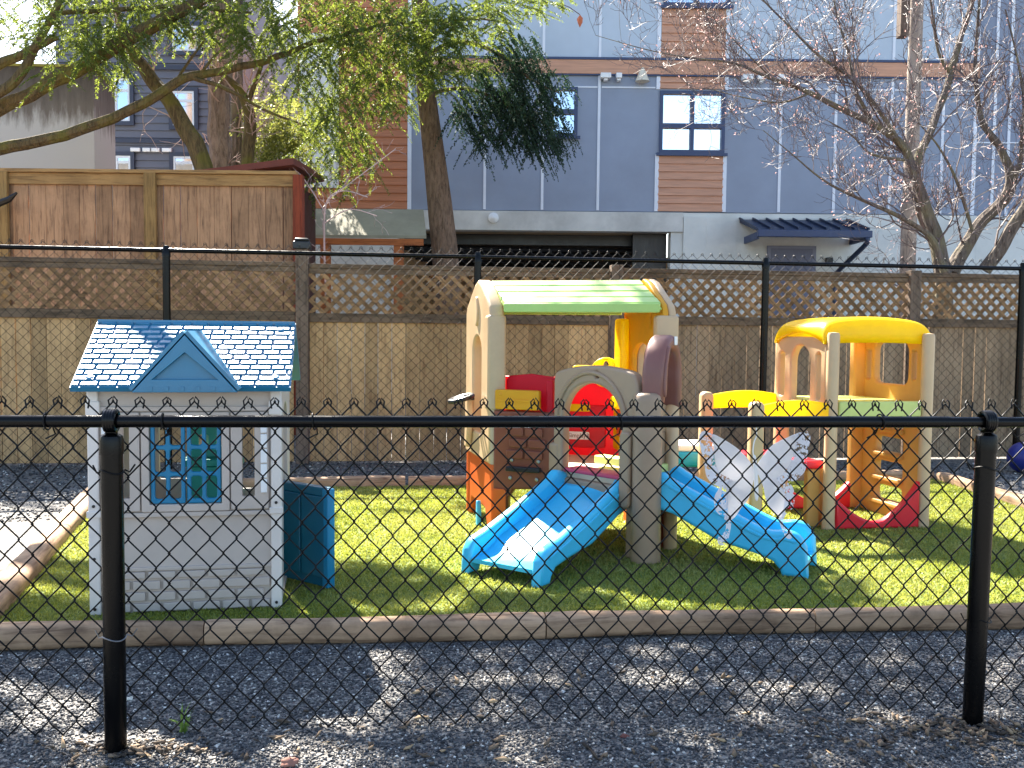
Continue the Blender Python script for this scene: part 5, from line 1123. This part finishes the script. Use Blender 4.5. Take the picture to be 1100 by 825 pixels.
# --- bare trees
def grow(mb, tips, p, d, L, r, dep, rt, wig=.25, up=.12, nk=3):
    pts = [Vector(p)]; d = Vector(d).normalized(); n = 5; seg = L / n
    for i in range(n):
        d = (d + Vector((rt.gauss(0, wig), rt.gauss(0, wig), rt.gauss(0, wig) + up))).normalized(); pts.append(pts[-1] + d * seg)
    mb.tube(pts, [max(.0026, r * (1 - .6 * i / n)) for i in range(n + 1)], 5 if r > .02 else 3, caps=False)
    if dep <= 0: tips.append((pts[-1], d)); tips.append((pts[3], d)); return
    for k in range(nk):
        i = rt.choice((1, 2, 3, 4, 5)); dd = (pts[i] - pts[i - 1]).normalized()
        dv = (dd + Vector((rt.gauss(0, .6), rt.gauss(0, .5), rt.gauss(0, .6)))).normalized()
        grow(mb, tips, pts[i], dv, L * rt.uniform(.5, .8), max(.003, r * .5), dep - 1, rt, wig, up, nk)
def bare(name, label, loc, stems, bmat, dep, seed, L0=.9, every=3, tipmat=None, group=None, wig=.22, nk=3, up=.1):
    rt = random.Random(seed); t = thing(name, label, 'tree', loc, 0, group); tips = []; mt = MB(); mw = MB()
    for i, st in enumerate(stems):
        p, r = path([(a, b, c, d * (.68 if len(stems) > 6 else 1)) for a, b, c, d in st], 5); p[0] = tuple(p[0]); mt = MB(); mt.tube([Vector(q) + Vector((noise.noise((q[0] * 2, q[2] * 2, seed)), 0, noise.noise((q[0] * 2, 5, q[2] * 2)))) * r[k] * .5 for k, q in enumerate(p)], r, 9 if r[0] > .05 else 6)
        mt.build('trunk' if i == 0 else 'limb', bmat, t)
        for k in range(3, len(p), every):
            dd = (Vector(p[k]) - Vector(p[k - 1])).normalized()
            dv = (dd + Vector((rt.gauss(0, .8), rt.gauss(0, .6), rt.gauss(0, .6) + .2))).normalized()
            grow(mw, tips, p[k], dv, L0 * rt.uniform(.6, 1.2), min(.02, r[k] * .5), dep, rt, wig, up, nk)
    mw.build('twigs', bmat if tipmat is None else [tipmat], t, smooth=0)['kind'] = 'stuff'
    return t, tips, rt
TWD = plain('maple_twigs', s(104, 90, 88), .6, .2, 6., 0, island=.4)
b0 = (1018, 292)
stems = [[(1016, 400, 13, .2), (1012, 292, 13, .17), (1000, 240, 13, .13), (985, 195, 13, .10), (972, 158, 13, .085), (950, 140, 12.9, .07), (915, 122, 12.8, .06), (870, 100, 12.6, .048), (830, 85, 12.5, .036), (790, 68, 12.4, .024), (740, 62, 12.3, .015), (690, 52, 12.2, .009), (640, 38, 12.1, .005)],
 [(1018, 292, 13.1, .13), (990, 230, 13.2, .1), (986, 175, 13.2, .09), (1003, 130, 13.3, .08), (1020, 85, 13.4, .075), (1030, 45, 13.5, .06), (1045, 0, 13.6, .05), (1055, -50, 13.6, .04)],
 [(1022, 292, 13.2, .17), (1050, 245, 13.3, .13), (1085, 205, 13.3, .12), (1075, 160, 13.3, .075), (1055, 130, 13.3, .06), (1048, 80, 13.3, .045), (1050, 30, 13.3, .03), (1056, -40, 13.3, .02)],
 [(1058, 292, 13.0, .14), (1078, 262, 12.9, .13), (1105, 220, 12.8, .12), (1150, 160, 12.7, .09)],
 [(1014, 292, 12.8, .08), (1000, 255, 12.8, .06), (965, 232, 12.7, .045), (915, 210, 12.5, .03), (880, 190, 12.4, .02), (850, 165, 12.3, .012), (820, 140, 12.2, .007)],
 [(972, 160, 12.9, .05), (945, 120, 12.8, .045), (915, 85, 12.7, .04), (880, 60, 12.6, .03), (850, 30, 12.5, .022), (820, 0, 12.4, .016), (800, -30, 12.4, .01)],
 [(940, 135, 12.9, .04), (920, 100, 12.8, .035), (912, 60, 12.8, .03), (900, 20, 12.8, .02), (890, -30, 12.8, .012)],
 [(1022, 80, 13.4, .045), (1008, 55, 13.3, .03), (1000, 0, 13.2, .022), (1000, -30, 13.2, .015)], [(972, 172, 12.8, .035), (935, 165, 12.7, .025), (915, 145, 12.6, .018), (890, 130, 12.5, .012)],
 [(1045, 250, 13, .035), (1030, 200, 12.8, .03), (1010, 160, 12.6, .02), (985, 130, 12.4, .012)], [(870, 100, 12.6, .025), (840, 110, 12.5, .018), (800, 105, 12.4, .012), (760, 95, 12.4, .008)], [(830, 85, 12.5, .02), (800, 55, 12.4, .014), (770, 25, 12.3, .009), (745, 0, 12.3, .006)],
 [(1085, 205, 13.3, .06), (1096, 170, 13.2, .05), (1100, 110, 13.1, .035), (1092, 60, 13.1, .025), (1080, 10, 13.0, .016)]]
mp, tips, rt2 = bare('bare_tree', 'leafless many stemmed tree with pinkish buds before the right end of the apartment building', (at(1016, 300, 13).x, 13, 0), stems, BKD, 3, 5, .8, 3, TWD, nk=4)
bd_ = []
for p, d in tips:
    if rt2.random() < .12:
        for k in range(rt2.choice((1, 2, 3))):
            c = np.array(p) + np.array([rt2.gauss(0, .03) for _ in range(3)]); e = rt2.uniform(.008, .016); dn = np.array(d)
            o_ = np.array([rt2.gauss(0, 1) for _ in range(3)]); o_ /= np.linalg.norm(o_)
            bd_.append(np.stack([c, c + dn * e + o_ * e * .7, c + dn * e * 2.4, c + dn * e - o_ * e * .7]))
np_mesh('buds', np.concatenate(bd_), np.arange(len(bd_) * 4).reshape(-1, 4), leafmat('bud_pink', s(176, 120, 116), s(230, 190, 184), .4, s(240, 190, 180)), mp)['kind'] = 'stuff'
t, tips, _ = bare('bare_tree', 'bare tree leaning left in front of the slate house', (at(220, 190, 15).x, 15, 0), [[(225, 330, 15, .17), (218, 180, 15, .15), (200, 140, 15, .14), (180, 105, 15, .12), (160, 78, 15, .11), (143, 58, 15, .09), (130, 30, 15, .06), (120, -20, 15, .04)]], BKM, 2, 21, .9, 5, TW)
t, tips, _ = bare('lichen_tree', 'thick pale trunk standing between the leaning tree and the curved mossy tree', (at(236, 190, 16).x, 16, 0), [[(237, 330, 16, .21), (237, 180, 16, .19), (236, 130, 16, .185), (238, 80, 16, .18), (238, 30, 16, .17), (240, -60, 16, .15)]], BKG, 2, 22, .8, 2, TW, wig=.4, up=-.02)
t, tips, _ = bare('bare_tree', 'curved mossy trunk with pale twigs right of the thick pale trunk', (at(264, 190, 15.5).x, 15.5, 0), [[(264, 330, 15.5, .12), (266, 175, 15.5, .11), (268, 135, 15.5, .1), (266, 115, 15.5, .09), (255, 95, 15.5, .07), (240, 82, 15.5, .05), (225, 70, 15.4, .03)], [(266, 110, 15.5, .05), (275, 85, 15.5, .04), (285, 60, 15.5, .02)]], BKM, 2, 23, .9, 3, TW, wig=.35)
t, tips, _ = bare('bare_tree', 'dark slim trunk behind the curved mossy trunk', (at(253, 190, 17).x, 17, 0), [[(252, 330, 17, .1), (253, 170, 17, .1), (254, 100, 17, .1), (256, 40, 17, .09), (258, -40, 17, .07)]], BKD, 2, 24, .9, 3, TW)
t, tips, _ = bare('bare_shrub', 'bare shrub with pale curling twigs beside the lean to roof', (at(345, 250, 13.2).x, 13.2, 0), [[(350, 320, 13.2, .018), (348, 250, 13.2, .014), (352, 215, 13.2, .011), (370, 205, 13.2, .008), (395, 212, 13.2, .008)], [(348, 240, 13.2, .010), (375, 225, 13.2, .008), (405, 232, 13.2, .007)], [(350, 230, 13.2, .010), (335, 205, 13.2, .007), (325, 190, 13.2, .007)], [(352, 215, 13.2, .008), (385, 190, 13.2, .006), (425, 160, 13.2, .006)]], TW, 1, 25, .35, 2, TW, wig=.35)
# evergreen hedge mass far between the houses
lh = Leaves(); hb = thing('evergreen_shrub', 'green evergreen shrub behind the shed, right of the curved trunk', 'shrub', (at(300, 170, 17.5).x, 17.5, 0))
for i in range(420):
    px, py = rt.gauss(298, 22), rt.gauss(150, 26); p = at(px, py, 17.5 + rt.uniform(-.6, .6)); lh.spray(p, Vector((rt.uniform(-1, 1), rt.uniform(-1, 1), -.2)), .4, .1, .014, 26)
lh.build('foliage', leafmat('shrub_leaves', s(70, 84, 40), s(140, 146, 84), .5, s(190, 190, 90)), hb)['kind'] = 'stuff'
m = MB()
for a in (-.3, 0, .3): m.tube([(hb.location.x + a * .5, 17.5, 0), (hb.location.x + a, 17.5, 2.5), (hb.location.x + a * 2, 17.5, 4.6)], [.06, .05, .02], 6)
m.build('stem', BKD, hb)
# last brown leaf on the bough tip
p = at(623, 20, 14.8); dl = MB(); dl.add([p + Vector((0, 0, .06)), p + Vector((-.05, .0, -.01)), p + Vector((-.03, .01, -.07)), p + Vector((0, 0, -.14)), p + Vector((.04, -.01, -.06)), p + Vector((.045, 0, .01))], [(0, 1, 2, 3), (0, 3, 4, 5)]); dl.tube([at(600, 3, 14.8), at(612, 8, 14.8), p + Vector((0, 0, .06))], .006, 4)
dl.build('withered_leaf', leafmat('withered', s(96, 56, 44), s(120, 72, 54), .3), ct, smooth=0)
